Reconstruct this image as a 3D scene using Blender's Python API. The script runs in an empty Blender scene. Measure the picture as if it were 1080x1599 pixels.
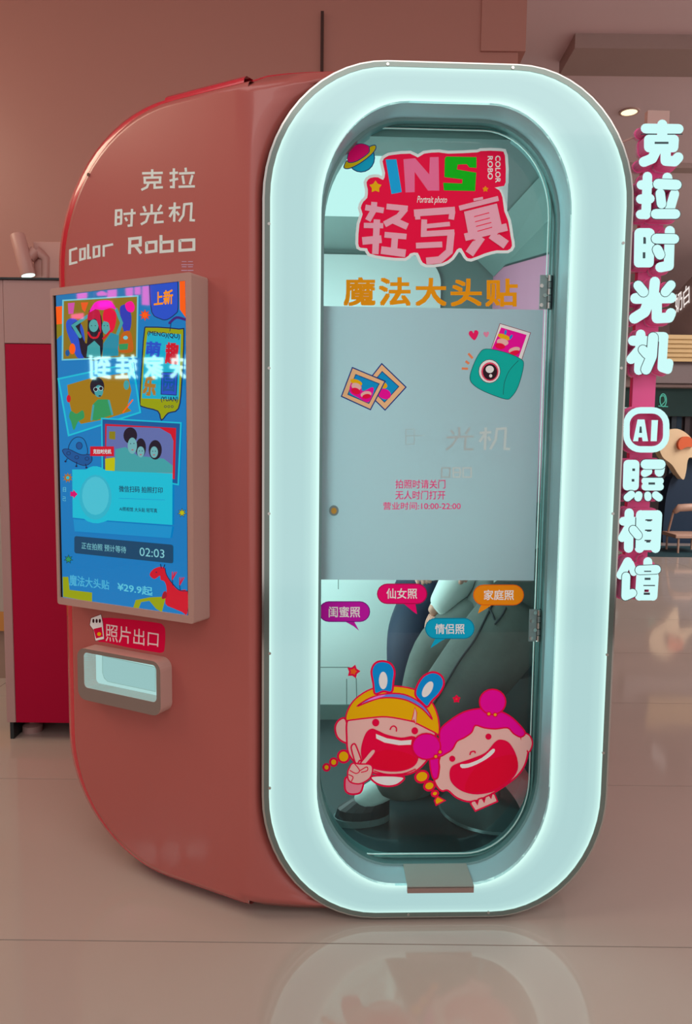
import bpy, bmesh, math, random
from mathutils import Vector as V, Matrix
from math import sin, cos, pi, radians, sqrt, hypot, atan2
random.seed(4)
SC = bpy.context.scene
COL = SC.collection
# ------------------------------------------------------------------ camera
F = 1160.0; PITCH = radians(5.2); ROLL = radians(0.65); HC = 1.355
CF = V((0, cos(PITCH), -sin(PITCH))); _u = V((0, sin(PITCH), cos(PITCH))); _r = V((1, 0, 0))
CR = _r*cos(ROLL) + _u*sin(ROLL); CU = -_r*sin(ROLL) + _u*cos(ROLL)
CP = V((0, 0, HC))
cam = bpy.data.cameras.new('camera'); cam.sensor_fit = 'HORIZONTAL'; cam.sensor_width = 36; cam.lens = F/1080*36
cam.clip_start = 0.02
co = bpy.data.objects.new('camera', cam); COL.objects.link(co)
M = Matrix((CR, CU, -CF)).transposed().to_4x4(); M.translation = CP
co.matrix_world = M
SC.camera = co
# ------------------------------------------------------------------ world, lights, exposure
def lin(c):
    return tuple(((x/255)/12.92 if x/255 <= .04045 else ((x/255+.055)/1.055)**2.4) for x in c)
W = bpy.data.worlds.new('world'); SC.world = W; W.use_nodes = True
W.node_tree.nodes['Background'].inputs[0].default_value = (0.62, 0.56, 0.545, 1)
W.node_tree.nodes['Background'].inputs[1].default_value = 1.38
SC.view_settings.view_transform = 'Standard'; SC.view_settings.look = 'None'
SC.view_settings.gamma = 1; SC.view_settings.exposure = 0; SC.view_settings.use_curve_mapping = False
def area(name, loc, rot, sx, sy, power, color):
    l = bpy.data.lights.new(name, 'AREA'); l.shape = 'RECTANGLE'; l.size = sx; l.size_y = sy; l.energy = power; l.color = color
    o = bpy.data.objects.new(name, l); COL.objects.link(o); o.location = loc; o.rotation_euler = rot
    o.visible_camera = True
    return o
area('mall_fill_light', (0.6, -1.2, 4.1), (radians(22), 0, 0), 5.0, 1.6, 60, (1, .93, .88))
area('mall_fill_light', (-4.2, 2.2, 4.1), (0, radians(-18), 0), 1.2, 3.0, 75, (1, .80, .58))  # unseen warm fill that lightens the left wall
area('mall_fill_light', (6.6, 7.0, 3.9), (0, radians(30), 0), 2.4, 4.4, 330, (1, .90, .86))  # unseen fill added to brighten the right and far background
area('mall_fill_light', (-1.3, 1.3, 4.1), (0, 0, 0), 1.8, 1.0, 9, (1, .93, .88))  # unseen fill added for highlights along the booth's top edge
area('booth_side_fill', (-.40, 2.78, 1.25), (0, radians(-90), radians(2)), 1.7, .7, 16, (.82, 1, .97))  # unseen fill added inside the booth to brighten its back wall
# ------------------------------------------------------------------ pixel rays to planes
def ray(px, py): return CF + CR*((px-540)/F) - CU*((py-799.5)/F)
def atY(px, py, Y):
    d = ray(px, py); return CP + d*(Y/d.y)
def atZ(px, py, z=0.0):
    d = ray(px, py); return CP + d*((z-HC)/d.z)
class Plane:
    """vertical plane: origin, direction angle; h = height towards the viewer"""
    def __init__(s, P, deg, off=0.0):
        s.e = V((cos(radians(deg)), sin(radians(deg)), 0)); n = V((-s.e.y, s.e.x, 0))
        if n.y > 0: n = -n
        s.n = n; s.P = V((P[0], P[1], 0)) + n*off
    def uv(s, px, py):
        d = ray(px, py); t = ((s.P-CP).dot(s.n))/d.dot(s.n); h = CP + d*t
        return ((h-s.P).dot(s.e), h.z)
    def W(s, u, z, h=0.0): return s.P + s.e*u + s.n*h + V((0, 0, z))
P0 = V((0, 2.0, 0)); FR = Plane(P0, 2.0)                       # booth front
P1 = V((-0.238, 1.9917, 0)); FL = Plane(P1, 153.0)             # booth flank, u grows to the left and back
NB = -FR.n                                                     # into the booth
# ------------------------------------------------------------------ materials
MATS = {}
def pm(name, rgb, rough=.5, metal=0.0, coat=0.0, noise=0.0, nscale=6.0, spec=.5, bump=0.0, k=1.0, sheen=0.0):
    if name in MATS: return MATS[name]
    m = bpy.data.materials.new(name); m.use_nodes = True; nt = m.node_tree; b = nt.nodes['Principled BSDF']
    c = [min(.95, x*k) for x in lin(rgb)]
    b.inputs['Base Color'].default_value = (*c, 1); b.inputs['Roughness'].default_value = rough
    b.inputs['Metallic'].default_value = metal; b.inputs['Coat Weight'].default_value = coat
    b.inputs['Coat Roughness'].default_value = .04; b.inputs['Specular IOR Level'].default_value = spec
    b.inputs['Sheen Weight'].default_value = sheen
    if noise or bump:
        n = nt.nodes.new('ShaderNodeTexNoise'); n.inputs['Scale'].default_value = nscale; n.inputs['Detail'].default_value = 5
        tc = nt.nodes.new('ShaderNodeTexCoord'); nt.links.new(tc.outputs['Object'], n.inputs['Vector'])
        if noise:
            mx = nt.nodes.new('ShaderNodeMix'); mx.data_type = 'RGBA'
            mx.inputs[6].default_value = (*[x*(1-noise) for x in c], 1); mx.inputs[7].default_value = (*[min(.97, x*(1+noise)) for x in c], 1)
            nt.links.new(n.outputs['Fac'], mx.inputs[0]); nt.links.new(mx.outputs[2], b.inputs['Base Color'])
        if bump:
            bp = nt.nodes.new('ShaderNodeBump'); bp.inputs['Strength'].default_value = bump; bp.inputs['Distance'].default_value = .01
            nt.links.new(n.outputs['Fac'], bp.inputs['Height']); nt.links.new(bp.outputs[0], b.inputs['Normal'])
    MATS[name] = m; return m
def em(name, rgb, s=1.0, gloss=False):
    if name in MATS: return MATS[name]
    m = bpy.data.materials.new(name); m.use_nodes = True; b = m.node_tree.nodes['Principled BSDF']
    b.inputs['Base Color'].default_value = (.01, .01, .01, 1); b.inputs['Roughness'].default_value = .03 if gloss else .6
    b.inputs['Specular IOR Level'].default_value = .5 if gloss else .1
    b.inputs['Emission Color'].default_value = (*lin(rgb), 1); b.inputs['Emission Strength'].default_value = s
    MATS[name] = m; return m
def ink(rgb): return pm('ink_%d_%d_%d' % rgb, rgb, .5, k=INK, spec=.12)
def scr(rgb): return em('pixel_%d_%d_%d' % rgb, rgb, .92, True)
INK = 1.5
def glass(name, tint, rough=.0, ior=1.45):
    m = bpy.data.materials.new(name); m.use_nodes = True; nt = m.node_tree; nt.nodes.clear()
    o = nt.nodes.new('ShaderNodeOutputMaterial'); t = nt.nodes.new('ShaderNodeBsdfTransparent'); g = nt.nodes.new('ShaderNodeBsdfGlossy')
    f = nt.nodes.new('ShaderNodeFresnel'); x = nt.nodes.new('ShaderNodeMixShader')
    t.inputs[0].default_value = (*tint, 1); g.inputs[1].default_value = rough; f.inputs[0].default_value = ior
    nt.links.new(f.outputs[0], x.inputs[0]); nt.links.new(t.outputs[0], x.inputs[1]); nt.links.new(g.outputs[0], x.inputs[2]); nt.links.new(x.outputs[0], o.inputs[0])
    MATS[name] = m; return m
M_PINK = pm('pink_gloss_shell', (174, 90, 84), .3, coat=.25, noise=.05, nscale=2)
M_RED = pm('red_gloss_shell', (200, 28, 50), .25, coat=.6, noise=.04, nscale=3)
M_EDGE = pm('polished_acrylic_edge', (120, 135, 130), .12, metal=.55, noise=.06, nscale=14)
M_CHROME = pm('chrome', (190, 190, 186), .12, metal=1.0, noise=.03, nscale=20)
M_STEEL = pm('brushed_steel', (135, 150, 150), .35, metal=.8, noise=.15, nscale=60)
M_REVEAL = pm('aluminium_reveal', (158, 205, 212), .3, metal=.0, noise=.06, nscale=9)
M_WHITEPL = pm('warm_white_plastic', (190, 158, 148), .4, noise=.04, nscale=8)
M_BEZEL = pm('bezel_plastic', (176, 140, 130), .38, noise=.04, nscale=8)
M_BLACK = pm('black_glass', (6, 8, 10), .08)
M_DARK = pm('dark_gasket', (16, 30, 34), .4, noise=.1)
M_GLASS = glass('door_glass', (.80, .97, .96))
M_EDGEGLOW = pm('ground_glass_edge', (215, 245, 240), .45, noise=.05, nscale=12)
# ------------------------------------------------------------------ objects, tagging
def tag(o, label=None, cat=None, group=None, kind=None):
    if label: o['label'] = label
    if cat: o['category'] = cat
    if group: o['group'] = group
    if kind: o['kind'] = kind
    return o
def empty(name, loc, label, cat, group=None):
    o = bpy.data.objects.new(name, None); COL.objects.link(o); o.location = loc; o.empty_display_size = .05
    o['base'] = 1; del o['base']
    return tag(o, label, cat, group)
def parent(o, p):
    o.parent = p
    if p.type == 'EMPTY': o.matrix_parent_inverse = Matrix.Translation(-p.location)
    elif p.parent is None: o.matrix_parent_inverse = Matrix.Translation(-p.location)
def ribbon(pts, w, closed=False, cap='flat'):
    n = len(pts); L = []; R = []
    for i in range(n):
        a = pts[i-1] if (i > 0 or closed) else None; b = pts[i]; c = pts[(i+1) % n] if (i < n-1 or closed) else None
        def nr(p, q):
            dx, dy = q[0]-p[0], q[1]-p[1]; l = hypot(dx, dy) or 1e-9; return (-dy/l, dx/l)
        if a is None: nx, ny = nr(b, c); k = 1
        elif c is None: nx, ny = nr(a, b); k = 1
        else:
            n1 = nr(a, b); n2 = nr(b, c); nx, ny = n1[0]+n2[0], n1[1]+n2[1]; l = hypot(nx, ny)
            if l < .25: nx, ny = n1; k = 1
            else: nx /= l; ny /= l; k = min(1.8, 1/max(.3, nx*n1[0]+ny*n1[1]))
        ww = w[i] if isinstance(w, (list, tuple)) else w
        L.append((b[0]+nx*ww/2*k, b[1]+ny*ww/2*k)); R.append((b[0]-nx*ww/2*k, b[1]-ny*ww/2*k))
    if closed: return L, R
    ww0 = w[0] if isinstance(w, (list, tuple)) else w; ww1 = w[-1] if isinstance(w, (list, tuple)) else w
    def capf(p, q, ww):
        a = atan2(q[1]-p[1], q[0]-p[0]); return [(q[0]+cos(a+t)*ww/2, q[1]+sin(a+t)*ww/2) for t in [radians(x) for x in (60, 30, 0, -30, -60)]]
    if cap == 'round':
        return L + capf(pts[-2], pts[-1], ww1) + R[::-1] + capf(pts[1], pts[0], ww0)
    return L + R[::-1]
def cat(pts, closed=True, n=4):
    out = []; N = len(pts)
    for i in range(N if closed else N-1):
        g = lambda j: pts[j % N] if closed else pts[max(0, min(N-1, j))]
        p0, p1, p2, p3 = g(i-1), g(i), g(i+1), g(i+2)
        for k in range(n):
            t = k/n
            out.append(tuple(.5*((2*p1[a]) + (-p0[a]+p2[a])*t + (2*p0[a]-5*p1[a]+4*p2[a]-p3[a])*t*t + (-p0[a]+3*p1[a]-3*p2[a]+p3[a])*t**3) for a in (0, 1)))
    if not closed: out.append(pts[-1])
    return out
def ell(cx, cy, rx, ry, rot=0, n=20):
    c, s = cos(radians(rot)), sin(radians(rot))
    return [(cx+rx*cos(t)*c-ry*sin(t)*s, cy+rx*cos(t)*s+ry*sin(t)*c) for t in [2*pi*i/n for i in range(n)]]
def star(cx, cy, r, r2, n=5, rot=-90):
    return [(cx+(r if i % 2 == 0 else r2)*cos(radians(rot+i*180/n)), cy+(r if i % 2 == 0 else r2)*sin(radians(rot+i*180/n))) for i in range(2*n)]
def T(crop, pts): return [(crop[0]+x/crop[2], crop[1]+y/crop[2]) for x, y in pts]
def rrect(u0, u1, z0, z1, rx, ry, n=10, ryt=None):
    ryt = ryt or ry; out = []
    for cx, cz, a0, r_y in ((u1-rx, z1-ryt, 0, ryt), (u0+rx, z1-ryt, 90, ryt), (u0+rx, z0+ry, 180, ry), (u1-rx, z0+ry, 270, ry)):
        for i in range(n+1):
            a = radians(a0+90*i/n); out.append((cx+rx*cos(a), cz+r_y*sin(a)))
    return out
class MB:
    def __init__(s): s.v = []; s.f = []; s.m = []; s.mats = []; s.lay = 0
    def mi(s, mat):
        if mat not in s.mats: s.mats.append(mat)
        return s.mats.index(mat)
    def add(s, vs, fs, mat):
        b = len(s.v); s.v += [V(x) for x in vs]; i = s.mi(mat)
        for f in fs: s.f.append([b+k for k in f]); s.m.append(i)
    def prism(s, pl, pts, h0, h1, mat, side=None, back=False):
        n = len(pts); vs = [pl.W(u, z, h1) for u, z in pts] + [pl.W(u, z, h0) for u, z in pts]
        s.add(vs, [list(range(n))], mat)
        s.add(vs, [[i, (i+1) % n, n+(i+1) % n, n+i] for i in range(n)], side or mat)
        if back: s.add(vs, [list(range(2*n-1, n-1, -1))], side or mat)
    def annulus(s, pl, A, B, h0, h1, mat, side=None):
        n = len(A); vs = [pl.W(u, z, h1) for u, z in A] + [pl.W(u, z, h1) for u, z in B] + [pl.W(u, z, h0) for u, z in A] + [pl.W(u, z, h0) for u, z in B]
        s.add(vs, [[i, (i+1) % n, n+(i+1) % n, n+i] for i in range(n)], mat)
        s.add(vs, [[i, (i+1) % n, 2*n+(i+1) % n, 2*n+i] for i in range(n)] + [[n+i, n+(i+1) % n, 3*n+(i+1) % n, 3*n+i] for i in range(n)], side or mat)
    # pixel-traced print on a plane: every call is one layer further out
    def lift(s): s.lay += 1; return s.lay*6e-5 + 3e-4
    def fill(s, pl, px, mat):
        h = s.lift(); s.prism(pl, [pl.uv(*p) for p in px], h-2e-4, h, mat)
    def line(s, pl, px, w, mat, cap='round'):
        h = s.lift(); s.prism(pl, [pl.uv(*p) for p in ribbon(px, w, cap=cap)], h-2e-4, h, mat)
    def loop(s, pl, px, w, mat):
        h = s.lift(); L, R = ribbon(px, w, True); s.annulus(pl, [pl.uv(*p) for p in L], [pl.uv(*p) for p in R], h-2e-4, h, mat)
    def both(s, pl, px, mat, w, omat): s.fill(pl, px, mat); s.loop(pl, px, w, omat)
    def text(s, pl, txt, quad, mat, bold=0.0, shear=0.0, space=1.0, h=None, ext=0.0):
        """quad: TL, TR, BR, BL in photo pixels"""
        c = bpy.data.curves.new('t', 'FONT'); c.body = txt; c.size = 1; c.shear = shear; c.space_character = space; c.resolution_u = 3
        o = bpy.data.objects.new('t', c); COL.objects.link(o); bpy.context.view_layer.update()
        me = bpy.data.meshes.new_from_object(o.evaluated_get(bpy.context.evaluated_depsgraph_get()))
        bpy.data.objects.remove(o); bpy.data.curves.remove(c)
        if not me.vertices: return
        xs = [v.co.x for v in me.vertices]; ys = [v.co.y for v in me.vertices]
        x0, x1, y0, y1 = min(xs), max(xs), min(ys), max(ys)
        q = [pl.uv(*p) for p in quad]; hh = h if h is not None else s.lift()
        vs = []
        bo = bold*.9; wx = (x1-x0) or 1; wy = (y1-y0) or 1
        for ci, (ox, oy) in enumerate(((0, 0), (bo, bo), (-bo, bo), (bo, -bo), (-bo, -bo)) if bo > .002 else ((0, 0),)):
            vs = []
            for v in me.vertices:
                a = (v.co.x+ox-x0+bo)/(wx+2*bo); b = (v.co.y+oy-y0+bo)/(wy+2*bo)
                top = [q[0][k]*(1-a)+q[1][k]*a for k in (0, 1)]; bot = [q[3][k]*(1-a)+q[2][k]*a for k in (0, 1)]
                vs.append(pl.W(bot[0]*(1-b)+top[0]*b, bot[1]*(1-b)+top[1]*b, hh+ci*1.2e-5))
            s.add(vs, [list(p.vertices) for p in me.polygons], mat)
        bpy.data.meshes.remove(me)
    def box(s, a, b, mat):
        x0, y0, z0 = a; x1, y1, z1 = b
        vs = [(x, y, z) for x in (x0, x1) for y in (y0, y1) for z in (z0, z1)]
        s.add(vs, [[0, 1, 3, 2], [4, 6, 7, 5], [0, 4, 5, 1], [2, 3, 7, 6], [0, 2, 6, 4], [1, 5, 7, 3]], mat)
    def pbox(s, pl, u0, u1, z0, z1, h0, h1, mat):
        s.prism(pl, [(u0, z0), (u1, z0), (u1, z1), (u0, z1)], h0, h1, mat, back=True)
    def tube(s, pts, r, mat, n=12, cap=True):
        pts = [V(p) for p in pts]; rs = r if isinstance(r, (list, tuple)) else [r]*len(pts); vs = []
        for i, p in enumerate(pts):
            d = (pts[min(i+1, len(pts)-1)] - pts[max(i-1, 0)]).normalized(); a = d.orthogonal().normalized()
            if i and abs(d.dot(pa)) < .99: a = (pa - d*pa.dot(d)).normalized()
            pa = a; b = d.cross(a)
            vs += [p + a*rs[i]*cos(2*pi*k/n) + b*rs[i]*sin(2*pi*k/n) for k in range(n)]
        fs = [[i*n+k, i*n+(k+1) % n, (i+1)*n+(k+1) % n, (i+1)*n+k] for i in range(len(pts)-1) for k in range(n)]
        if cap: fs += [list(range(n)), [(len(pts)-1)*n+k for k in range(n)]]
        s.add(vs, fs, mat)
    def build(s, name, par=None, smooth=False, bevel=0.0, weld=False, fixn=True):
        me = bpy.data.meshes.new(name); me.from_pydata([tuple(v) for v in s.v], [], s.f)
        for m in s.mats: me.materials.append(m)
        me.polygons.foreach_set('material_index', s.m)
        if weld or fixn:
            bm = bmesh.new(); bm.from_mesh(me)
            if weld: bmesh.ops.remove_doubles(bm, verts=bm.verts, dist=1e-5)
            if fixn: bmesh.ops.recalc_face_normals(bm, faces=bm.faces)
            bm.to_mesh(me); bm.free()
        if smooth: me.polygons.foreach_set('use_smooth', [True]*len(me.polygons))
        me.update(); o = bpy.data.objects.new(name, me); COL.objects.link(o)
        if bevel:
            b = o.modifiers.new('b', 'BEVEL'); b.width = bevel; b.segments = 3; b.limit_method = 'ANGLE'; b.angle_limit = radians(50)
        if par is not None: parent(o, par)
        return o
def smooth_angle(o, deg=40):
    me = o.data; me.polygons.foreach_set('use_smooth', [True]*len(me.polygons))
    bm = bmesh.new(); bm.from_mesh(me)
    for e in bm.edges:
        if len(e.link_faces) == 2 and e.calc_face_angle(0) > radians(deg): e.smooth = False
    bm.to_mesh(me); bm.free()
#@@STRUCT
# ================================================================== STRUCTURE
def tile_mat():
    m = pm('polished_floor_tile', (186, 174, 164), .07, noise=.07, nscale=1.3, spec=.75)
    nt = m.node_tree; b = nt.nodes['Principled BSDF']
    n = nt.nodes.new('ShaderNodeTexNoise'); n.inputs['Scale'].default_value = 2.2; n.inputs['Detail'].default_value = 2
    tc = nt.nodes.new('ShaderNodeTexCoord'); nt.links.new(tc.outputs['Object'], n.inputs['Vector'])
    bp = nt.nodes.new('ShaderNodeBump'); bp.inputs['Strength'].default_value = .05; bp.inputs['Distance'].default_value = .02
    nt.links.new(n.outputs['Fac'], bp.inputs['Height']); nt.links.new(bp.outputs[0], b.inputs['Normal'])
    return m
M_TILE = tile_mat()
fb = MB(); fb.box((-7, -3, -.05), (12, 20, -.006), pm('grout', (70, 55, 48), .8, noise=.1))
floor = fb.build('floor'); tag(floor, kind='structure')
TD = 0.97; TW = 5.82; tile_mesh = None
for j in range(-3, 14):
    for i in range(-2, 4):
        if tile_mesh is None:
            t = MB(); g = .0018; t.box((g, g, -.006), (TW-g, TD-g, 0), M_TILE); o = t.build('tile', floor); tile_mesh = o.data
        else:
            o = bpy.data.objects.new('tile', tile_mesh); COL.objects.link(o); parent(o, floor)
        o.location = (i*TW-1.9, 1.91 + j*TD, 0)
M_WALL = pm('pink_tinted_wall', (176, 124, 113), .32, noise=.06, nscale=.6)
M_WALLD = pm('dark_seam', (60, 30, 24), .6)
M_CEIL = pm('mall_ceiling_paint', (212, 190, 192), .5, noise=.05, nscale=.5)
YB = 4.55
wb = MB()
xe = atY(805, 200, YB).x; xe2 = atY(820, 60, YB).x; zz = atY(812, 82, YB).z
wb.box((-6.5, YB, 0), (xe, YB+1.4, 4.4), M_WALL)
o = wb.build('wall_back'); tag(o, kind='structure')
wb = MB(); wb.box((xe-.22, YB-.015, zz), (xe2, YB+1.4, 4.4), M_WALL); xs = atY(503, 60, YB).x
o = wb.build('trim_1'); tag(o, kind='structure')
wb = MB(); wb.box((xs-.009, YB-.026, atY(503, 21, YB).z-1.2), (xs+.009, YB-.019, atY(503, 21, YB).z), M_WALLD)
o = wb.build('trim_2'); tag(o, kind='structure')
wb = MB(); wb.box((-6.6, -3, 0), (-6.5, 20, 4.4), M_WALL); o = wb.build('wall_left'); tag(o, kind='structure')
# ceiling with a dropped beam and the seam lines
cb = MB(); cb.box((-6.5, -3, 4.3), (12, 20, 4.45), M_CEIL); o = cb.build('ceiling'); tag(o, kind='structure')
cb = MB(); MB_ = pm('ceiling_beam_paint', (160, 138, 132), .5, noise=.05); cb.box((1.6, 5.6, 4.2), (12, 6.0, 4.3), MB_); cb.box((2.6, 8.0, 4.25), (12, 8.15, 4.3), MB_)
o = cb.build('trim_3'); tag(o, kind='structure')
wb = MB(); wb.box((-6.5, 19.6, 0), (12, 19.8, 4.3), pm('far_wall', (120, 92, 86), .6, noise=.1, nscale=.7)); o = wb.build('wall_far'); tag(o, kind='structure')
#@@BOOTH
# ================================================================== PHOTO BOOTH
bc = FR.W(.1, 0, -.7)
booth = empty('photo_booth', (bc.x, bc.y, 0), 'salmon pink rounded photo booth with a white glowing ring front and glass door', 'photo booth')
ZB, ZT = .012, 2.334
RO = rrect(-.220, .745, ZB+.004, ZT, .315, .36, 14, .345)          # acrylic outer edge
RW = rrect(-.206, .731, .028, 2.322, .303, .347, 14, .333)          # white light face
RI = rrect(-.073, .586, .108, 2.240, .225, .29, 14, .275)           # inner edge
# ring face with LED edge glow: loops between outer and inner with emission attribute
def lerp(a, b, t): return tuple(a[k]*(1-t)+b[k]*t for k in (0, 1))
lm = bpy.data.materials.new('light_ring_diffuser'); lm.use_nodes = True; nt = lm.node_tree; b = nt.nodes['Principled BSDF']
b.inputs['Base Color'].default_value = (.08, .09, .09, 1); b.inputs['Roughness'].default_value = .12; b.inputs['Coat Weight'].default_value = .2
at = nt.nodes.new('ShaderNodeAttribute'); at.attribute_name = 'led'
rp = nt.nodes.new('ShaderNodeValToRGB'); rp.color_ramp.elements[0].color = (*lin((165, 207, 207)), 1); rp.color_ramp.elements[1].color = (*lin((212, 255, 246)), 1)
nt.links.new(at.outputs['Fac'], rp.inputs[0]); nt.links.new(rp.outputs[0], b.inputs['Emission Color']); b.inputs['Emission Strength'].default_value = .98
steps = [(0, 1.0), (.02, .8), (.06, .42), (.13, .14), (.3, .0), (.66, .0), (.80, .14), (.91, .5), (.965, .9), (1, 1.0)]
n = len(RW); vs = []; vals = []
for t, e in steps:
    for i in range(n):
        q = lerp(RW[i], RI[i], t); vs.append(FR.W(*q)); vals.append(e)
me = bpy.data.meshes.new('light_ring')
vs2 = vs + [FR.W(*RW[i], -.035) for i in range(n)] + [FR.W(*RI[i], -.012) for i in range(n)]
fs = [[k*n+i, k*n+(i+1) % n, (k+1)*n+(i+1) % n, (k+1)*n+i] for k in range(len(steps)-1) for i in range(n)]
L_ = len(steps)
fs += [[i, (i+1) % n, L_*n+(i+1) % n, L_*n+i] for i in range(n)] + [[(L_-1)*n+i, (L_-1)*n+(i+1) % n, (L_+1)*n+(i+1) % n, (L_+1)*n+i] for i in range(n)]
me.from_pydata([tuple(v) for v in vs2], [], fs); me.materials.append(lm)
a = me.attributes.new('led', 'FLOAT', 'POINT'); a.data.foreach_set('value', vals + [1.0]*n*2)
ring = bpy.data.objects.new('light_ring', me); COL.objects.link(ring); parent(ring, booth); ring['label'] = 'glowing cool white rounded ring'
# acrylic edge band
m_ = MB(); m_.annulus(FR, RO, RW, -.05, .002, M_EDGE); o = m_.build('acrylic_edge', booth, weld=True); smooth_angle(o)
RO2 = rrect(-.226, .750, ZB, ZT+.004, .32, .364, 14, .35)
m_ = MB(); m_.annulus(FR, RO2, RO, -.012, .0, M_CHROME); m_.annulus(FR, RO2, RO, -.052, -.042, M_CHROME)
o = m_.build('chrome_trim', booth, weld=True); smooth_angle(o)
# studs on the ring
stud = None
for px, py in ((420, 575), (420, 802), (421, 1020), (421, 1230), (605, 101), (800, 106.5), (969, 575), (956, 802), (947, 1022), (941, 1175), (762, 1424), (637, 1427), (420, 350), (972, 380)):
    u, z = FR.uv(px, py); m_ = MB(); m_.prism(FR, ell(u, z, .004, .004, n=10), -.001, .004, M_CHROME); m_.build('stud', booth)
# flank panel outline (u, z) : top line, big left corners
def flank_outline(du=0.0, dz=0.0, n=16, u0=.03, step=0.0, db=None):
    db = dz if db is None else db
    pts = [(u0, 2.300+dz+step)]
    L = .742+du; rx, ry = .43, .43
    pts += [(.12, 2.300+dz+step), (.22, 2.300+dz+step)]
    if step: pts += [(.314, 2.300+dz+step)]
    for i in range(n+1):
        a = radians(90*i/n); pts.append((L-rx+rx*sin(a), 2.300+dz-ry+ry*cos(a)))
    rx, ry = .40, .38
    for i in range(n+1):
        a = radians(90*i/n); pts.append((L-rx+rx*cos(a), .030-db+ry-ry*sin(a)))
    pts += [(.22, .030-db), (.12, .030-db), (u0, .030-db)]
    return pts
fo = flank_outline(-.028, -.008)
# shell: planar flank + fillet rows + blended strip round the ring corner
N = len(fo)
pm_ = MB()
fill_rows = [(0, 0)] + [(.022*sin(radians(a)), .022*(1-cos(radians(a)))) for a in (22, 45, 68, 90)]
def inset(pts, d):
    out = []
    for i, p in enumerate(pts):
        a = pts[max(i-1, 0)]; b = pts[min(i+1, len(pts)-1)]; dx, dz = b[0]-a[0], b[1]-a[1]; l = hypot(dx, dz)
        out.append((p[0]+dz/l*d if 0 < i < len(pts)-1 else p[0], p[1]-dx/l*d))
    return out
inn = inset(fo, .022)
inn[0] = (fo[0][0], fo[0][1]-.022); inn[-1] = (fo[-1][0], fo[-1][1]+.022)
core = [(max(u, .12), z) for u, z in inn]
core = [p for i, p in enumerate(core) if i == 0 or abs(p[0]-core[i-1][0])+abs(p[1]-core[i-1][1]) > 1e-6]
pm_.add([FL.W(u, z, 0) for u, z in core], [list(range(len(core)))], M_PINK)
_stripz = True

rows = []
for o_, dpt in fill_rows:
    k = o_/.022; rows.append([FL.W(*lerp(inn[i], fo[i], k), -dpt) for i in range(N)])
rows.append([FL.W(*fo[i], -.055) for i in range(N)])
vs = [v for r_ in rows for v in r_]
pm_.add(vs, [[k*N+i, k*N+i+1, (k+1)*N+i+1, (k+1)*N+i] for k in range(len(rows)-1) for i in range(N-1)], M_PINK)
# blend: ring half outline from top centre over the left side to bottom centre
half = []
full = rrect(-.222, .745, ZB+.002, ZT+.002, .317, .362, 14, .347)
left = full[15:45]                                             # TL corner then BL corner
half = [(.26, ZT+.002), (.18, ZT+.002)] + left + [(.18, ZB+.002), (.26, ZB+.002)]
NS = 9
K = []; EXTRA = []
H = len(half)
zt, zb = 2.30-.008, .038
for i, (u, z) in enumerate(half):
    # matching height on the flank line
    if z > 2.334-.347: tt = i/16.0; zc = zt-.022 - (zt-.022-(2.334-.347))*min(1, max(0, (i-0)/16.0))
    elif z < .012+.362: j = H-1-i; zc = zb+.022 + ((.374)-zb-.022)*min(1, j/16.0)
    else: zc = z
    A = FL.W(.03, zc, 0); Cc = FR.W(u, z, -.055)
    B = FL.W(0.004 if abs(u+.222) < .02 else -.0, zc*.6+z*.4, 0.0)
    kk = max(0, u+.222); ctrl = FL.W(0, zc*.75+z*.25, 0) if kk < .004 else FL.W(0, zc*.7+z*.3, 0)*(1-min(.5, kk*2)) + FR.W(-.222+kk*.6, zc*.5+z*.5, -.004)*min(.5, kk*2)
    EXTRA.append([FL.W(.12, zc, 0), FL.W(.075, zc, 0), A])
    K.append([(A*(1-t)*(1-t) + ctrl*2*t*(1-t) + Cc*t*t) for t in [k/(NS-1) for k in range(NS)]])
vs = [v for r_ in K for v in r_]
pm_.add(vs, [[i*NS+k, i*NS+k+1, (i+1)*NS+k+1, (i+1)*NS+k] for i in range(H-1) for k in range(NS-1)], M_PINK)
vs = [v for r_ in EXTRA for v in r_]
pm_.add(vs, [[i*3+k, i*3+k+1, (i+1)*3+k+1, (i+1)*3+k] for i in range(H-1) for k in range(2)], M_PINK)
# close top and bottom lips between the flank fillet and the ring
for idx, zz0 in ((0, zt), (H-1, zb)):
    top = [K[idx][k] for k in range(NS)]; edge = [V((p.x, p.y, zz0 + (K[idx][NS-1].z-zz0)*(k/(NS-1))**.55)) + NB*.03*(1-k/(NS-1)) for k, p in enumerate(top)]
    back = [p + NB*.12 for p in edge]
    if idx == 0:
        sr = MB(); a1 = [p + NB*.012 - V((0, 0, .001)) for p in edge]; a2 = [p + NB*.022 + V((0, 0, .016-.010*k/(NS-1))) for k, p in enumerate(edge)]; a3 = [p + NB*.14 for p in a2]
        sr.add(a1+a2+a3, [[r0*NS+k, r0*NS+k+1, (r0+1)*NS+k+1, (r0+1)*NS+k] for r0 in range(2) for k in range(NS-1)], M_RED); smooth_angle(sr.build('red_rim', booth), 60)
    pm_.add(top+edge+back, [[k, k+1, NS+k+1, NS+k] for k in range(NS-1)] + [[NS+k, NS+k+1, 2*NS+k+1, 2*NS+k] for k in range(NS-1)], M_PINK)
side = pm_.build('side_panel', booth, weld=True); smooth_angle(side, 50)
wn = side.modifiers.new('n', 'WEIGHTED_NORMAL'); wn.keep_sharp = True; wn.weight = 90
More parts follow.
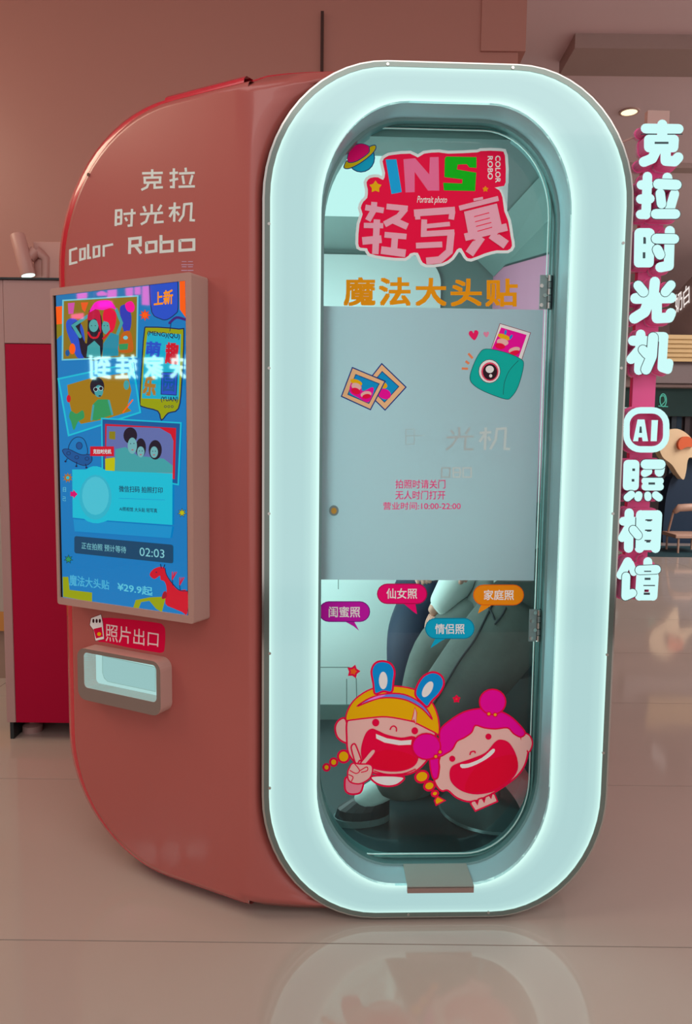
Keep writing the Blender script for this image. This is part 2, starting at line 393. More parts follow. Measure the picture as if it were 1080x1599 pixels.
# red rear shell: silhouette swept back, with a step on the roof line
def sweep_loop(d0, grow=0.008):
    pts = []
    for u in (.30, .10, -.10): pts.append(FR.W(u, ZT-.014, -d0))
    ol = flank_outline(.022, .004, 16, .02, .006, -.014)
    return pts, ol
def shell_pts(back):
    a, ol = sweep_loop(.05)
    loop = [p + NB*back for p in a] + [FL.W(u, z, -.06) + NB*back for u, z in ol]
    for u in (-.10, .10, .30): loop.append(FR.W(u, ZB+.024, -.05) + NB*back)
    rr = [q for q in rrect(-.22, .735, ZB+.008, ZT-.004, .31, .355, 14, .34)]
    right = rr[45:60] + rr[0:15]
    loop += [FR.W(u, z, -.05) + NB*back for u, z in right]
    return loop
bk = MB(); Ls = [shell_pts(x) for x in (0, .10, .7, 1.38)]; n = len(Ls[0]); vs = [v for l in Ls for v in l]
bk.add(vs, [[k*n+i, k*n+(i+1) % n, (k+1)*n+(i+1) % n, (k+1)*n+i] for k in range(3) for i in range(n)] + [[3*n+i for i in range(n)]], M_RED)
o = bk.build('rear_shell', booth, weld=True); smooth_angle(o, 35); o['label'] = 'red glossy rear shell'
rim = MB(); rl = [flank_outline(du, dz, 16, .05, st_, db) for du, dz, st_, db in ((-.032, -.012, .0001, -.012), (-.016, -.004, .004, -.008), (.006, .002, .008, -.002), (.020, .004, .009, .002), (.022, .004, .009, .002))]; rh = (-.010, -.012, -.022, -.05, -.11); nr = len(rl[0])
rim.add([FL.W(u, z, h_) for l_, h_ in zip(rl, rh) for u, z in l_], [[k*nr+i, k*nr+i+1, (k+1)*nr+i+1, (k+1)*nr+i] for k in range(4) for i in range(nr-1)], M_RED)
o = rim.build('red_rim', booth); smooth_angle(o, 60); o['label'] = 'red glossy rim round the flank panel'
# underside plinth so that the booth stands on the floor
m_ = MB()
pl_ = [FR.W(.0, 0, -.12), FR.W(.55, 0, -.12), FR.W(.55, 0, -1.3), FR.W(-.30, 0, -1.3), FR.W(-.25, 0, -.45)]
m_.add([V((p.x, p.y, 0)) for p in pl_]+[V((p.x, p.y, .06)) for p in pl_], [[0, 1, 2, 3, 4], [5, 6, 7, 8, 9]]+[[i, (i+1) % 5, 5+(i+1) % 5, 5+i] for i in range(5)], M_DARK)
m_.build('plinth', booth)
# reveal
RI2 = [q for q in RI]
m_ = MB(); n = len(RI)
vs = [FR.W(*q, -.001) for q in RI] + [FR.W(*q, -.10) for q in RI]
m_.add(vs, [[i, (i+1) % n, n+(i+1) % n, n+i] for i in range(n)], M_REVEAL)
o = m_.build('reveal', booth); smooth_angle(o)
RJ = rrect(-.065, .579, .115, 2.232, .22, .285, 14, .27)
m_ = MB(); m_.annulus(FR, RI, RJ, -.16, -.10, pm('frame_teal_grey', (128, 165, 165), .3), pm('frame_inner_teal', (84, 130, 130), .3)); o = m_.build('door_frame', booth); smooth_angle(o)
# step plate
u0, z0 = FR.uv(635, 1391); u1, _ = FR.uv(738, 1391); z1 = FR.uv(690, 1381)[1]
m_ = MB(); m_.pbox(FR, u0, u1, z0, z1, -.001, .012, pm('threshold_front', (150, 125, 118), .4, noise=.05)); m_.pbox(FR, u0, u1, z1-.004, z1+.003, -.13, .012, pm('threshold_top', (150, 165, 158), .4, noise=.05))
m_.build('threshold_plate', booth)
# interior lining
WI = pm('interior_white_panel', (225, 240, 238), .5, noise=.02)
TL = pm('interior_teal_grey', (105, 132, 128), .45, noise=.06, nscale=3)
PK = pm('interior_pink_panel', (200, 128, 158), .5, noise=.04)
DK = pm('interior_dark_tone', (30, 52, 56), .35, noise=.12, nscale=5)  # dark colour for the painted wall falloff and reflection line
FLM = pm('interior_floor_vinyl', (38, 60, 63), .3, noise=.12, nscale=7)
D1 = 1.36
m_ = MB(); m_.pbox(FR, -.40, .705, .07, 2.205, -D1-.02, -D1, TL)
ubr, ztr = .455, 2.185
m_.prism(FR, [(-.40, .155), (ubr, .155)] + [(ubr-.12+.12*cos(radians(a)), ztr-.12+.12*sin(radians(a))) for a in range(0, 91, 10)] + [(-.40, ztr)], -D1, -D1+.012, WI)
o = m_.build('back_wall', booth)
# seam strips on the white wall
m_ = MB(); zs = FR.uv(500, 1042); 
PW = Plane(FR.W(0, 0, -D1+.012), 2.0)
for sq in ([(498, 1042), (545, 1042), (556, 1060), (557, 1108)], [(528, 905), (528, 920)], [(541, 1060), (541, 1108)]):
    m_ = MB(); m_.line(PW, sq, 1.2, TL, 'flat'); m_.build('wall_seam', booth)
m_ = MB(); m_.pbox(FR, -.40, .685, .07, .155, -D1, -D1+.02, TL); m_.build('skirting', booth)
m_ = MB(); m_.pbox(FR, .69, .705, 1.16, 2.21, -D1, -.14, PK); m_.build('right_wall_panel', booth)['label'] = 'pink upper wall panel inside'
m_ = MB(); m_.pbox(FR, .685, .705, .07, 1.16, -D1, -.17, DK); m_.build('right_wall_falloff', booth)  # dark lower half paints in the light reflection fading down the wall
m_ = MB(); m_.pbox(FR, -.43, -.40, .07, 2.21, -D1, -.16, WI); m_.build('left_wall_panel', booth)
m_ = MB(); m_.pbox(FR, -.42, .69, .05, .085, -D1, -.14, FLM); m_.build('booth_floor', booth)
m_ = MB(); m_.pbox(FR, -.42, .69, 2.205, 2.23, -D1, -.14, TL); m_.build('booth_ceiling', booth)
# ceiling light panel: rounded rectangle lying under the ceiling
LP = em('ceiling_panel_light', (205, 245, 240), 1.0)
m_ = MB(); q = rrect(-.38, .42, .26, .82, .1, .1, 6)
top = [FR.W(u, 2.198, -d) for u, d in q]; bot = [FR.W(u, 2.190, -d) for u, d in q]; n = len(q)
m_.add(top+bot, [list(range(n, 2*n))]+[[i, (i+1) % n, n+(i+1) % n, n+i] for i in range(n)], LP)
m_.build('ceiling_light_panel', booth)
# slanted grey sheet at the right, shaped after mall ceiling reflections in the glass
m_ = MB(); m_.add([FR.W(.62, 2.20, -.13), FR.W(.688, 2.12, -.13), FR.W(.688, 2.10, -D1+.02), FR.W(.58, 2.20, -D1+.02)], [[0, 1, 2, 3]], TL)
m_.build('reflection_slope', booth)
m_ = MB(); m_.add([FR.W(.688, 1.93, -.13), FR.W(.688, 2.13, -D1+.02), FR.W(.688, 2.2, -D1+.02), FR.W(.688, 2.2, -.13)], [[0, 1, 2, 3]], TL); m_.build('reflection_wedge', booth)  # grey wedge paints a slanted mall ceiling reflection onto the wall
m_ = MB(); m_.add([FR.W(.6875, 1.93, -.13), FR.W(.6875, 2.13, -D1+.02), FR.W(.6875, 2.138, -D1+.02), FR.W(.6875, 1.938, -.13)], [[0, 1, 2, 3]], DK); m_.build('reflection_line', booth)  # dark line painted along the edge of that reflection
#@@DOOR
# ================================================================== DOOR (part) with prints (sub-parts)
DP = Plane(FR.W(0, 0, -.125), 2.0)
uD, _ = DP.uv(853, 420); zDt = DP.uv(700, 203)[1]; zDb = DP.uv(620, 1333)[1]
DO = rrect(-.105, uD+.012, zDb-.012, zDt+.012, .20, .24, 14)
DI = rrect(-.101, uD+.008, zDb-.008, zDt+.008, .196, .236, 14)
m_ = MB(); n = len(DO)
m_.add([DP.W(*q, 0) for q in DI], [list(range(n))], M_GLASS)
door = m_.build('glass_door', booth); door['label'] = 'clear glass door leaf'
DI2 = rrect(-.095, uD+.002, zDb-.002, zDt+.002, .192, .232, 14); DI3 = rrect(-.093, uD, zDb, zDt, .190, .230, 14)
m_ = MB(); m_.annulus(DP, DO, DI, -.008, .0, pm('glass_edge_green', (100, 150, 146), .2)); m_.annulus(DP, DI2, DI3, -.004, .0015, M_EDGEGLOW)
m_.build('polished_edge', door)
# frosted film
FM = bpy.data.materials.new('frosted_film'); FM.use_nodes = True; nt = FM.node_tree; nt.nodes.clear()
o_ = nt.nodes.new('ShaderNodeOutputMaterial'); t_ = nt.nodes.new('ShaderNodeBsdfTranslucent'); d_ = nt.nodes.new('ShaderNodeBsdfDiffuse'); g_ = nt.nodes.new('ShaderNodeBsdfGlossy')
x1 = nt.nodes.new('ShaderNodeMixShader'); x2 = nt.nodes.new('ShaderNodeMixShader')
t_.inputs[0].default_value = (.52, .66, .72, 1); d_.inputs[0].default_value = (.34, .38, .42, 1); g_.inputs[1].default_value = .25
x1.inputs[0].default_value = .5; x2.inputs[0].default_value = .05
nt.links.new(t_.outputs[0], x1.inputs[1]); nt.links.new(d_.outputs[0], x1.inputs[2]); nt.links.new(x1.outputs[0], x2.inputs[1]); nt.links.new(g_.outputs[0], x2.inputs[2]); nt.links.new(x2.outputs[0], o_.inputs[0])
uf1, zf1 = DP.uv(848, 484); zf0 = DP.uv(700, 906)[1]
m_ = MB(); q = [(-.100, zf0), (uf1, zf0), (uf1, zf1), (-.100, zf1)]
m_.add([DP.W(u, z, .0001) for u, z in q], [[0, 1, 2, 3]], FM)
m_.build('frosted_film', door)['label'] = 'frosted grey-blue film band across the glass'
# hinges
for (x0, x1_, y0, y1, dots) in ((841, 868, 430, 483, ((854, 432), (844.5, 447), (849.5, 462), (844, 477))), (824.5, 847, 951, 1001, ((834.5, 956), (829.5, 969), (834, 983), (828.5, 996)))):
    a = DP.uv(x0, y1); b_ = DP.uv(x0+14, y0); c_ = DP.uv(x1_, y0)
    m_ = MB(); m_.pbox(DP, a[0], b_[0], a[1], b_[1], .0, .004, M_STEEL)
    for i in range(5):
        zz0 = a[1]+(b_[1]-a[1])*i/5; m_.tube([DP.W(b_[0]+.004, zz0+.001, .006), DP.W(b_[0]+.004, a[1]+(b_[1]-a[1])*(i+1)/5-.001, .006)], .006, M_STEEL if i % 2 else M_CHROME, 10)
    m_.pbox(DP, b_[0]+.008, c_[0], a[1], b_[1], -.004, .002, pm('hinge_dark_leaf', (20, 40, 58), .4))
    h = m_.build('hinge', door)
    for px, py in dots:
        u, z = DP.uv(px, py); h_ = MB(); vs = ell(u, z, .0055, .0055, n=12); h_.prism(DP, vs, .004, .0075, M_CHROME); oo = h_.build('hinge_screw', door)
# lock
u, z = DP.uv(521, 797); m_ = MB(); m_.prism(DP, ell(u, z, .014, .015, n=20), .0005, .010, pm('lock_steel', (120, 140, 140), .3, metal=.6)); m_.prism(DP, ell(u, z, .008, .009, n=16), .01, .013, pm('lock_brass', (190, 150, 60), .3, metal=.5))
m_.build('door_lock', door)
RED = ink((205, 0, 60)); HOT = ink((232, 0, 58)); YEL = ink((222, 160, 0)); SKIN = ink((212, 166, 160)); MAG = ink((214, 0, 140)); WHT = ink((208, 218, 218)); BLU = ink((0, 130, 200)); GRY = ink((150, 190, 186))
ORG = ink((240, 125, 10)); CY = ink((0, 150, 185)); PUR = ink((170, 15, 150)); PK2 = ink((235, 90, 140)); GRN = ink((0, 165, 10)); LP2 = ink((212, 150, 168)); MOU = ink((205, 0, 45)); NAV = ink((20, 60, 110)); GOLD = ink((205, 135, 0))
# --- planet
K4 = (490, 220, 5.143)
m_ = MB()
m_.both(DP, T(K4, ell(378, 137, 108, 113)), CY, 1.6, NAV)
m_.fill(DP, T(K4, cat([(278, 180), (272, 130), (300, 60), (370, 25), (430, 40), (450, 70), (430, 110), (350, 160)])), ink((225, 0, 100)))
m_.both(DP, T(K4, cat([(240, 205), (262, 160), (285, 175), (350, 160), (440, 95), (445, 50), (490, 35), (495, 65), (455, 115), (370, 180), (290, 220), (250, 222)])), ink((190, 170, 0)), 1.4, NAV)
m_.build('planet_sticker', door)
# --- title sticker
OUT = [(603, 245), (613, 242), (640, 240), (652, 246), (662, 240), (685, 238), (700, 240), (745, 238), (750, 236), (780, 236), (788, 243), (789, 285), (783, 291), (772, 293), (779, 297), (784, 308), (787, 330), (793, 345), (797, 370), (799, 384), (792, 391), (775, 391), (756, 396), (735, 404), (727, 400), (720, 388), (713, 390), (705, 402), (690, 411), (665, 413), (657, 406), (652, 395), (640, 396), (632, 403), (600, 401), (577, 396), (573, 388), (563, 387), (559, 380), (561, 350), (566, 335), (563, 325), (567, 315), (573, 309), (574, 296), (572, 285), (578, 278), (590, 277), (598, 281), (601, 270), (597, 252)]
OUT = cat(OUT, True, 2)
m_ = MB()
h = m_.lift(); L, R = ribbon(OUT, 9, True)
c0 = (sum(p[0] for p in L)/len(L), 0); big = L if max(p[0] for p in L) > max(p[0] for p in R) else R
m_.fill(DP, big, ink((196, 214, 214))); m_.fill(DP, OUT, HOT)
m_.fill(DP, T(K4, [(575, 150), (662, 148), (705, 412), (622, 428)]), ink((10, 150, 205)))
m_.fill(DP, T(K4, [(718, 148), (812, 140), (925, 270), (930, 132), (1000, 130), (1005, 400), (915, 400), (808, 250), (808, 412), (735, 415)]), ink((222, 100, 140)))
K5 = (560, 140, 3.176)
m_.fill(DP, T(K5, [(434, 332), (583, 335), (583, 388), (548, 386), (535, 370), (490, 372), (486, 396), (582, 412), (576, 503), (422, 500), (418, 462), (512, 466), (514, 445), (424, 434), (426, 342)]), GRN)
m_.text(DP, 'Portrait photo', T(K5, [(288, 527), (438, 530), (436, 572), (288, 572)]), WHT, .01, .3)
m_.text(DP, 'COLOR', T(K5, [(702, 328), (702, 462), (676, 462), (676, 328)]), WHT, .02)
m_.text(DP, 'ROBO', T(K5, [(664, 330), (664, 446), (638, 446), (638, 330)]), WHT, .02)
m_.fill(DP, star(586, 292, 10, 6), ink((240, 160, 0))); m_.fill(DP, star(757.5, 295.5, 5, 3), ink((240, 130, 0)))
for pts, w in (([(412, 535), (560, 560)], 46), ([(484, 492), (478, 560), (432, 640)], 48), ([(400, 680), (556, 682)], 42), ([(505, 632), (492, 910)], 52), ([(388, 805), (542, 790)], 62), ([(582, 528), (752, 545)], 46), ([(735, 545), (680, 610), (566, 672)], 50), ([(640, 640), (750, 690)], 54), ([(566, 755), (742, 770)], 46), ([(650, 765), (640, 900)], 52), ([(538, 878), (735, 905)], 62)):
    m_.line(DP, T(K4, pts), w/5.143, LP2, 'flat')
for pts, w in (([(646, 333), (710, 328.5)], 11), ([(651, 331), (652, 343)], 8), ([(706, 330), (704, 343)], 9), ([(662, 343), (661, 370)], 9), ([(661, 354), (702, 350)], 7), ([(657, 366), (709, 363)], 9), ([(704, 363), (701, 393), (686, 406), (665, 408)], 11), ([(649, 384), (690, 382)], 9)):
    m_.line(DP, pts, w, LP2, 'flat')
K6 = (660, 220, 5.4)
for pts, w in (([(305, 570), (635, 487)], 42), ([(425, 500), (505, 484)], 22), ([(352, 815), (708, 728)], 64), ([(490, 810), (390, 955)], 76), ([(575, 790), (700, 878)], 78)):
    m_.line(DP, T(K6, pts), w/5.4, LP2, 'flat')
m_.fill(DP, T(K6, [(345, 600), (622, 530), (668, 740), (385, 810)]), LP2)
for a, b_ in (((430, 642), (557, 608)), ((438, 685), (563, 652)), ((446, 724), (575, 690)), ((458, 765), (582, 730)), ((520, 552), (632, 524)), ((325, 600), (438, 572)), ((372, 858), (440, 838)), ((625, 790), (705, 768))):
    m_.line(DP, T(K6, [a, b_]), 1.3, HOT, 'flat')
m_.build('title_sticker', door)['label'] = 'red title sticker with a white border'
# --- orange line of characters
for ch, x0, x1_, y0, y1 in (('魔', 536, 586, 433, 478), ('法', 591, 641, 433, 478), ('大', 648, 697, 434, 478), ('头', 703, 752, 435, 478.5), ('贴', 757, 808, 435, 479)):
    m_ = MB(); m_.text(DP, ch, [(x0, y0), (x1_, y0), (x1_, y1), (x0, y1)], GOLD, .03); m_.build('orange_character', door)
# --- photos sticker and camera sticker on the film
K7 = (520, 490, 3.273); BR = ink((232, 170, 125)); DBL = ink((20, 50, 120))
m_ = MB()
def snap(pts, inner, rot):
    m_.both(DP, T(K7, pts), BR, 1.8, DBL); m_.both(DP, T(K7, inner), ink((0, 135, 190)), 1.2, DBL)
snap([(248, 255), (372, 375), (265, 492), (150, 380)], [(250, 295), (335, 372), (262, 452), (185, 375)], 0)
m_.fill(DP, T(K7, ell(262, 410, 34, 26, 20)), MAG); m_.fill(DP, T(K7, ell(255, 365, 22, 16, 20)), YEL)
snap([(98, 275), (265, 345), (190, 490), (42, 422)], [(115, 310), (235, 358), (182, 458), (75, 412)], 0)
m_.fill(DP, T(K7, cat([(85, 400), (95, 350), (140, 355), (150, 395), (200, 375), (205, 400), (180, 452), (130, 430)])), MAG)
m_.fill(DP, T(K7, ell(118, 350, 32, 14, 20)), YEL); m_.fill(DP, T(K7, ell(118, 372, 26, 18, 20)), SKIN); m_.fill(DP, T(K7, ell(115, 395, 24, 16, 20)), HOT); m_.fill(DP, T(K7, ell(168, 412, 28, 16, -10)), SKIN); m_.fill(DP, T(K7, ell(170, 422, 22, 12, -10)), HOT)
m_.fill(DP, T(K7, ell(124, 325, 6, 12, 20)), BLU); m_.fill(DP, T(K7, ell(148, 338, 6, 12, 30)), BLU)
m_.build('snapshots_sticker', door)
m_ = MB(); TEA = ink((0, 160, 150))
m_.both(DP, T(K7, [(852, 50), (1008, 97), (955, 260), (800, 200)]), WHT, 1.0, ink((120, 60, 80)))
m_.fill(DP, T(K7, [(858, 70), (988, 108), (945, 230), (808, 185)]), MAG)
m_.fill(DP, T(K7, ell(872, 118, 34, 13, 20)), YEL); m_.fill(DP, T(K7, ell(865, 145, 30, 18, 10)), SKIN); m_.fill(DP, T(K7, ell(852, 165, 26, 15, 10)), HOT); m_.fill(DP, T(K7, ell(925, 185, 30, 14, -15)), SKIN); m_.fill(DP, T(K7, ell(925, 200, 28, 12, -15)), HOT)
m_.fill(DP, T(K7, ell(880, 95, 6, 13, 10)), BLU); m_.fill(DP, T(K7, ell(908, 118, 6, 13, 30)), BLU)
m_.both(DP, T(K7, cat([(780, 180), (870, 195), (955, 230), (972, 265), (945, 370), (910, 425), (880, 436), (790, 405), (725, 370), (698, 330), (715, 265), (745, 205)])), TEA, 1.0, ink((20, 90, 90)))
m_.line(DP, T(K7, cat([(945, 240), (900, 290), (875, 350), (868, 412)], False)), .9, ink((20, 90, 90)))
m_.both(DP, T(K7, ell(798, 294, 55, 60)), WHT, .8, ink((60, 60, 70))); m_.fill(DP, T(K7, ell(800, 296, 44, 48)), ink((200, 60, 90))); m_.fill(DP, T(K7, ell(801, 297, 37, 41)), ink((40, 20, 30))); m_.fill(DP, T(K7, ell(799, 284, 21, 19)), WHT); m_.fill(DP, T(K7, ell(804, 317, 8, 9)), WHT)
def heart(cx, cy, w, h_, rot): 
    pts = [(0, .5), (-.5, -.1), (-.42, -.42), (-.15, -.45), (0, -.2), (.15, -.45), (.42, -.42), (.5, -.1)]; c, s_ = cos(radians(rot)), sin(radians(rot))
    return cat([(cx+(x*w*c-y*h_*s_), cy+(x*w*s_+y*h_*c)) for x, y in pts], True, 3)
m_.fill(DP, T(K7, heart(718, 110, 48, 52, -8)), ink((225, 20, 90))); m_.fill(DP, T(K7, heart(782, 106, 28, 30, -5)), ink((200, 120, 150)))
for a, b_ in (((690, 203), (712, 228)), ((676, 242), (694, 256)), ((656, 280), (688, 281))): m_.line(DP, T(K7, [a, b_]), 3.6, ink((225, 120, 80)), 'flat')
m_.build('camera_sticker', door)
# --- notice lines
NOT = ink((210, 60, 120))
for t_x, q in (('拍照时请关门', (617, 749, 695, 763)), ('无人时门打开', (617, 766, 695, 780)), ('营业时间:10:00-22:00', (598, 784, 719, 796))):
    m_ = MB(); m_.text(DP, t_x, [(q[0], q[1]), (q[2], q[1]), (q[2], q[3]), (q[0], q[3])], NOT, .012); m_.build('notice_line', door)
# faint pale lettering
FA = pm('pale_print', (190, 210, 210), .5, k=1.15); FB = pm('paler_print', (172, 192, 194), .5, k=1.1)
K8 = (500, 640, 3.0)
def faint(lines, w, mat, loops=()):
    m = MB()
    for p in lines: m.line(DP, T(K8, p), w, mat, 'flat')
    for p in loops: m.loop(DP, T(K8, p), w, mat)
    m.build('faint_letter', door)
faint(([(650, 80), (650, 125)], [(612, 95), (625, 115)], [(700, 82), (680, 115)], [(590, 130), (718, 124)], [(640, 130), (618, 165), (588, 188)], [(680, 128), (676, 185), (716, 186)]), 3.4, FB)
faint(([(745, 108), (800, 105)], [(774, 82), (770, 188)], [(770, 112), (745, 150)], [(785, 125), (796, 145)], [(826, 92), (820, 140), (795, 185)], [(822, 90), (872, 86)], [(868, 86), (862, 182), (888, 184)]), 3.8, FA)
faint(([(395, 122), (490, 120)], ), 1.0, FB, ([(400, 92), (440, 90), (440, 160), (400, 162)],))
for x0 in (568, 668): faint((), 2.2, FB if x0 < 600 else FA, ([(x0, 272), (x0+38, 272), (x0+38, 315), (x0, 315)],))
faint(([(622, 293), (652, 293)],), 2.2, FA, ([(622, 272), (652, 272), (656, 292), (652, 315), (622, 315)],))
# --- bubbles
K9 = (500, 900, 5.4); KB = (600, 890, 4.0)
for nm, col, x0, x1_, y0, y1, tail, txt, tq in (
    ('fairy_bubble', ink((225, 0, 100)), 589, 666, 912, 942.5, [(628, 941), (646, 956), (651, 959), (648, 941)], '仙女照', (603, 651, 918.5, 935)),
    ('friends_bubble', PUR, 498, 577, 939.5, 970.5, [(536, 969), (552, 978), (560.5, 985), (552, 969)], '闺蜜照', (513, 562, 947, 964)),
    ('couple_bubble', CY, 664, 740, 965.5, 997, [(680, 996), (674, 1007), (672, 1012), (690, 1000), (698, 996)], '情侣照', (679, 725, 974, 990)),
    ('family_bubble', ORG, 739, 817, 913.5, 944.5, [(752, 943), (748, 951), (746, 958), (758, 951), (770, 943)], '家庭照', (755, 802, 921, 937)),):
    m_ = MB(); r_ = (y1-y0)/2; shp = [(x0+r_+r_*cos(radians(a)), y0+r_-r_*sin(radians(a))) for a in range(90, 271, 18)] + [(x1_-r_+r_*cos(radians(a)), y0+r_-r_*sin(radians(a))) for a in range(-90, 91, 18)]
    m_.both(DP, shp, col, 1.4, col); m_.fill(DP, tail, col)
    if nm in ('family_bubble',): pass
    dk_ = {'fairy_bubble': (150, 0, 60), 'friends_bubble': (90, 20, 110), 'couple_bubble': (0, 100, 130), 'family_bubble': (200, 80, 0)}[nm]
    m_.loop(DP, shp, 1.1, ink(dk_))
    m_.text(DP, txt, [(tq[0], tq[2]), (tq[1], tq[2]), (tq[1], tq[3]), (tq[0], tq[3])], WHT, .015)
    o = m_.build('speech_bubble', door); o['label'] = {'fairy_bubble': 'pink speech bubble', 'friends_bubble': 'purple speech bubble', 'couple_bubble': 'blue speech bubble', 'family_bubble': 'orange speech bubble'}[nm]
# --- small stars
m_ = MB(); s1 = star(551.5, 1048.5, 8.5, 5.2, 5, -75); m_.both(DP, s1, ink((240, 90, 20)), 3, RED); m_.build('star_sticker', door)
m_ = MB(); s1 = star(712.5, 1091.5, 4.5, 3, 5, -90); m_.both(DP, s1, ink((240, 60, 40)), 3, RED); m_.build('star_sticker', door)
# --- cartoon girls
E_ = (500, 1020, 5.4); G_ = (660, 1060, 5.684); LW = 2.3
m_ = MB()
def cl(crop, pts, n=4): return cat(T(crop, pts), True, n)
def op(crop, pts, n=4): return cat(T(crop, pts), False, n)
# left plait
for cx, cy, r_ in ((52, 962, 26), (112, 918, 30), (196, 870, 48)): m_.both(DP, T(E_, ell(cx, cy, r_, r_*1.05)), YEL, LW+1, RED)
# right plait
for cx, cy, rx in ((855, 1040, 56), (918, 1118, 44), (965, 1182, 27)): m_.both(DP, T(E_, ell(cx, cy, rx, rx*.85, -20)), YEL, LW+1, RED)
m_.both(DP, T(E_, [(985, 1205), (1050, 1240), (975, 1280), (962, 1240)]), YEL, LW, RED)
# collar
m_.both(DP, cl(E_, [(425, 1040), (470, 1095), (560, 1120), (650, 1105), (705, 1045), (560, 1030)]), WHT, LW+.6, RED)
# ear and face
m_.both(DP, cl(E_, [(215, 560), (160, 560), (125, 620), (140, 700), (190, 745), (240, 740)]), SKIN, LW+.6, RED)
face = cl(E_, [(230, 560), (222, 700), (240, 850), (340, 960), (480, 1015), (640, 1030), (790, 1000), (900, 900), (960, 780), (970, 680), (900, 560), (560, 500), (320, 530)])
m_.both(DP, face, SKIN, LW+.6, RED)
# hair
m_.both(DP, cl(E_, [(215, 560), (235, 470), (300, 380), (430, 300), (600, 275), (780, 300), (900, 370), (960, 450), (995, 560), (1000, 680), (960, 665), (880, 625), (810, 590), (760, 570), (560, 535), (400, 545), (270, 560)]), YEL, LW, RED)
m_.both(DP, T(E_, [(795, 455), (812, 500), (805, 600), (790, 560), (768, 568), (782, 520)]), SKIN, 1.2, RED)
# headband
m_.both(DP, cl(E_, [(310, 445), (420, 375), (560, 340), (700, 345), (820, 400), (900, 475), (940, 555), (860, 470), (740, 400), (620, 375), (500, 378), (400, 410)]), ink((90, 120, 210)), LW, RED)
m_.fill(DP, cl(E_, [(390, 400), (470, 362), (550, 348), (500, 372)]), ink((205, 120, 210)))
# bunny ears
m_.both(DP, cl(E_, [(460, 340), (445, 250), (430, 150), (460, 85), (520, 65), (590, 85), (625, 150), (615, 240), (600, 325), (530, 320)]), BLU, LW+.8, RED); m_.fill(DP, T(E_, ell(529, 228, 36, 74)), WHT)
m_.both(DP, cl(E_, [(800, 350), (815, 270), (870, 190), (950, 158), (1020, 190), (1040, 260), (1000, 340), (940, 400), (900, 450), (850, 410)]), BLU, LW+.8, RED); m_.fill(DP, T(E_, ell(903, 302, 36, 74, 30)), WHT)
# face marks
m_.fill(DP, T(E_, ell(466, 583, 30, 32)), RED); m_.fill(DP, T(E_, ell(795, 652, 28, 30)), RED)
m_.line(DP, op(E_, [(588, 640), (600, 618), (622, 612), (640, 630), (640, 655)]), 2.0, RED)
mouth = cl(E_, [(350, 860), (352, 780), (385, 680), (430, 640), (480, 655), (560, 690), (680, 715), (790, 705), (820, 790), (815, 900), (760, 960), (640, 990), (480, 975), (380, 930)])
m_.both(DP, mouth, HOT, LW, RED)
m_.fill(DP, cl(E_, [(400, 925), (440, 850), (540, 812), (680, 825), (810, 885), (760, 955), (640, 985), (480, 968)]), MOU)
m_.both(DP, T(E_, [(468, 678), (560, 715), (680, 735), (768, 728), (762, 768), (660, 772), (540, 750), (470, 715)]), WHT, .5, SKIN)
m_.line(DP, op(E_, [(455, 990), (560, 1018), (700, 1012), (800, 975)]), 1.8, RED)
# hand
m_.both(DP, cl(E_, [(205, 1100), (225, 1040), (350, 1080), (355, 1130), (330, 1175), (260, 1185), (215, 1160)]), ink((240, 120, 140)), LW+.6, RED)
m_.both(DP, cl(E_, [(330, 900), (300, 930), (265, 820), (262, 780), (285, 760), (305, 790), (345, 900)]), SKIN, LW, RED)
m_.both(DP, cl(E_, [(335, 930), (380, 870), (430, 812), (460, 810), (458, 840), (410, 900), (360, 950)]), SKIN, LW, RED)
m_.both(DP, cl(E_, [(245, 960), (270, 925), (330, 930), (420, 935), (440, 980), (415, 1050), (340, 1095), (270, 1090), (235, 1060), (230, 1000)]), SKIN, LW, RED)
m_.line(DP, op(E_, [(250, 985), (300, 1010), (330, 985), (290, 930)]), 1.6, RED); m_.line(DP, op(E_, [(240, 1020), (275, 1040), (262, 1075)]), 1.6, RED); m_.line(DP, op(E_, [(335, 985), (390, 955), (395, 985), (345, 1000)]), 1.6, RED)
m_.build('cartoon_girl_sticker', door)['label'] = 'yellow-haired cartoon girl decal making a V sign'
m_ = MB(); m_.lay = 62
# second girl
m_.both(DP, cl(G_, [(60, 700), (100, 690), (155, 720), (150, 820), (120, 890), (85, 870), (65, 790)]), MAG, LW, RED)
m_.both(DP, cl(G_, [(150, 690), (145, 780), (130, 870), (100, 895), (130, 960), (170, 990), (220, 985), (300, 1050), (420, 1085), (560, 1040), (700, 960), (830, 860), (900, 760), (930, 640), (935, 540), (880, 480), (700, 380), (480, 370), (280, 450)]), SKIN, LW+.4, RED)
m_.both(DP, cl(G_, [(865, 515), (900, 480), (945, 500), (968, 560), (955, 620), (925, 640)]), SKIN, LW, RED)
m_.fill(DP, cl(G_, [(870, 520), (925, 520), (925, 620), (880, 640)]), SKIN)
m_.both(DP, cat(T(G_, [(150, 685), (60, 700), (140, 560), (150, 450), (230, 370), (360, 290), (500, 260), (640, 270), (760, 320), (850, 400), (905, 475), (865, 512), (800, 480), (748, 430), (640, 440), (540, 430), (462, 408), (430, 470), (360, 520), (300, 550), (260, 620), (200, 660)]), True, 3), MAG, LW, RED)
m_.both(DP, T(G_, ell(30, 595, 125, 115)), MAG, LW, RED)
m_.both(DP, T(G_, ell(615, 200, 116, 112)), MAG, LW, RED)
for cx, cy in ((582, 306), (638, 313), (150, 643), (112, 683)): m_.both(DP, T(G_, ell(cx, cy, 17, 17)), ink((245, 150, 20)), 1.6, RED)
m_.fill(DP, T(G_, ell(578, 507, 27, 27)), RED); m_.fill(DP, T(G_, ell(258, 703, 27, 27)), RED)
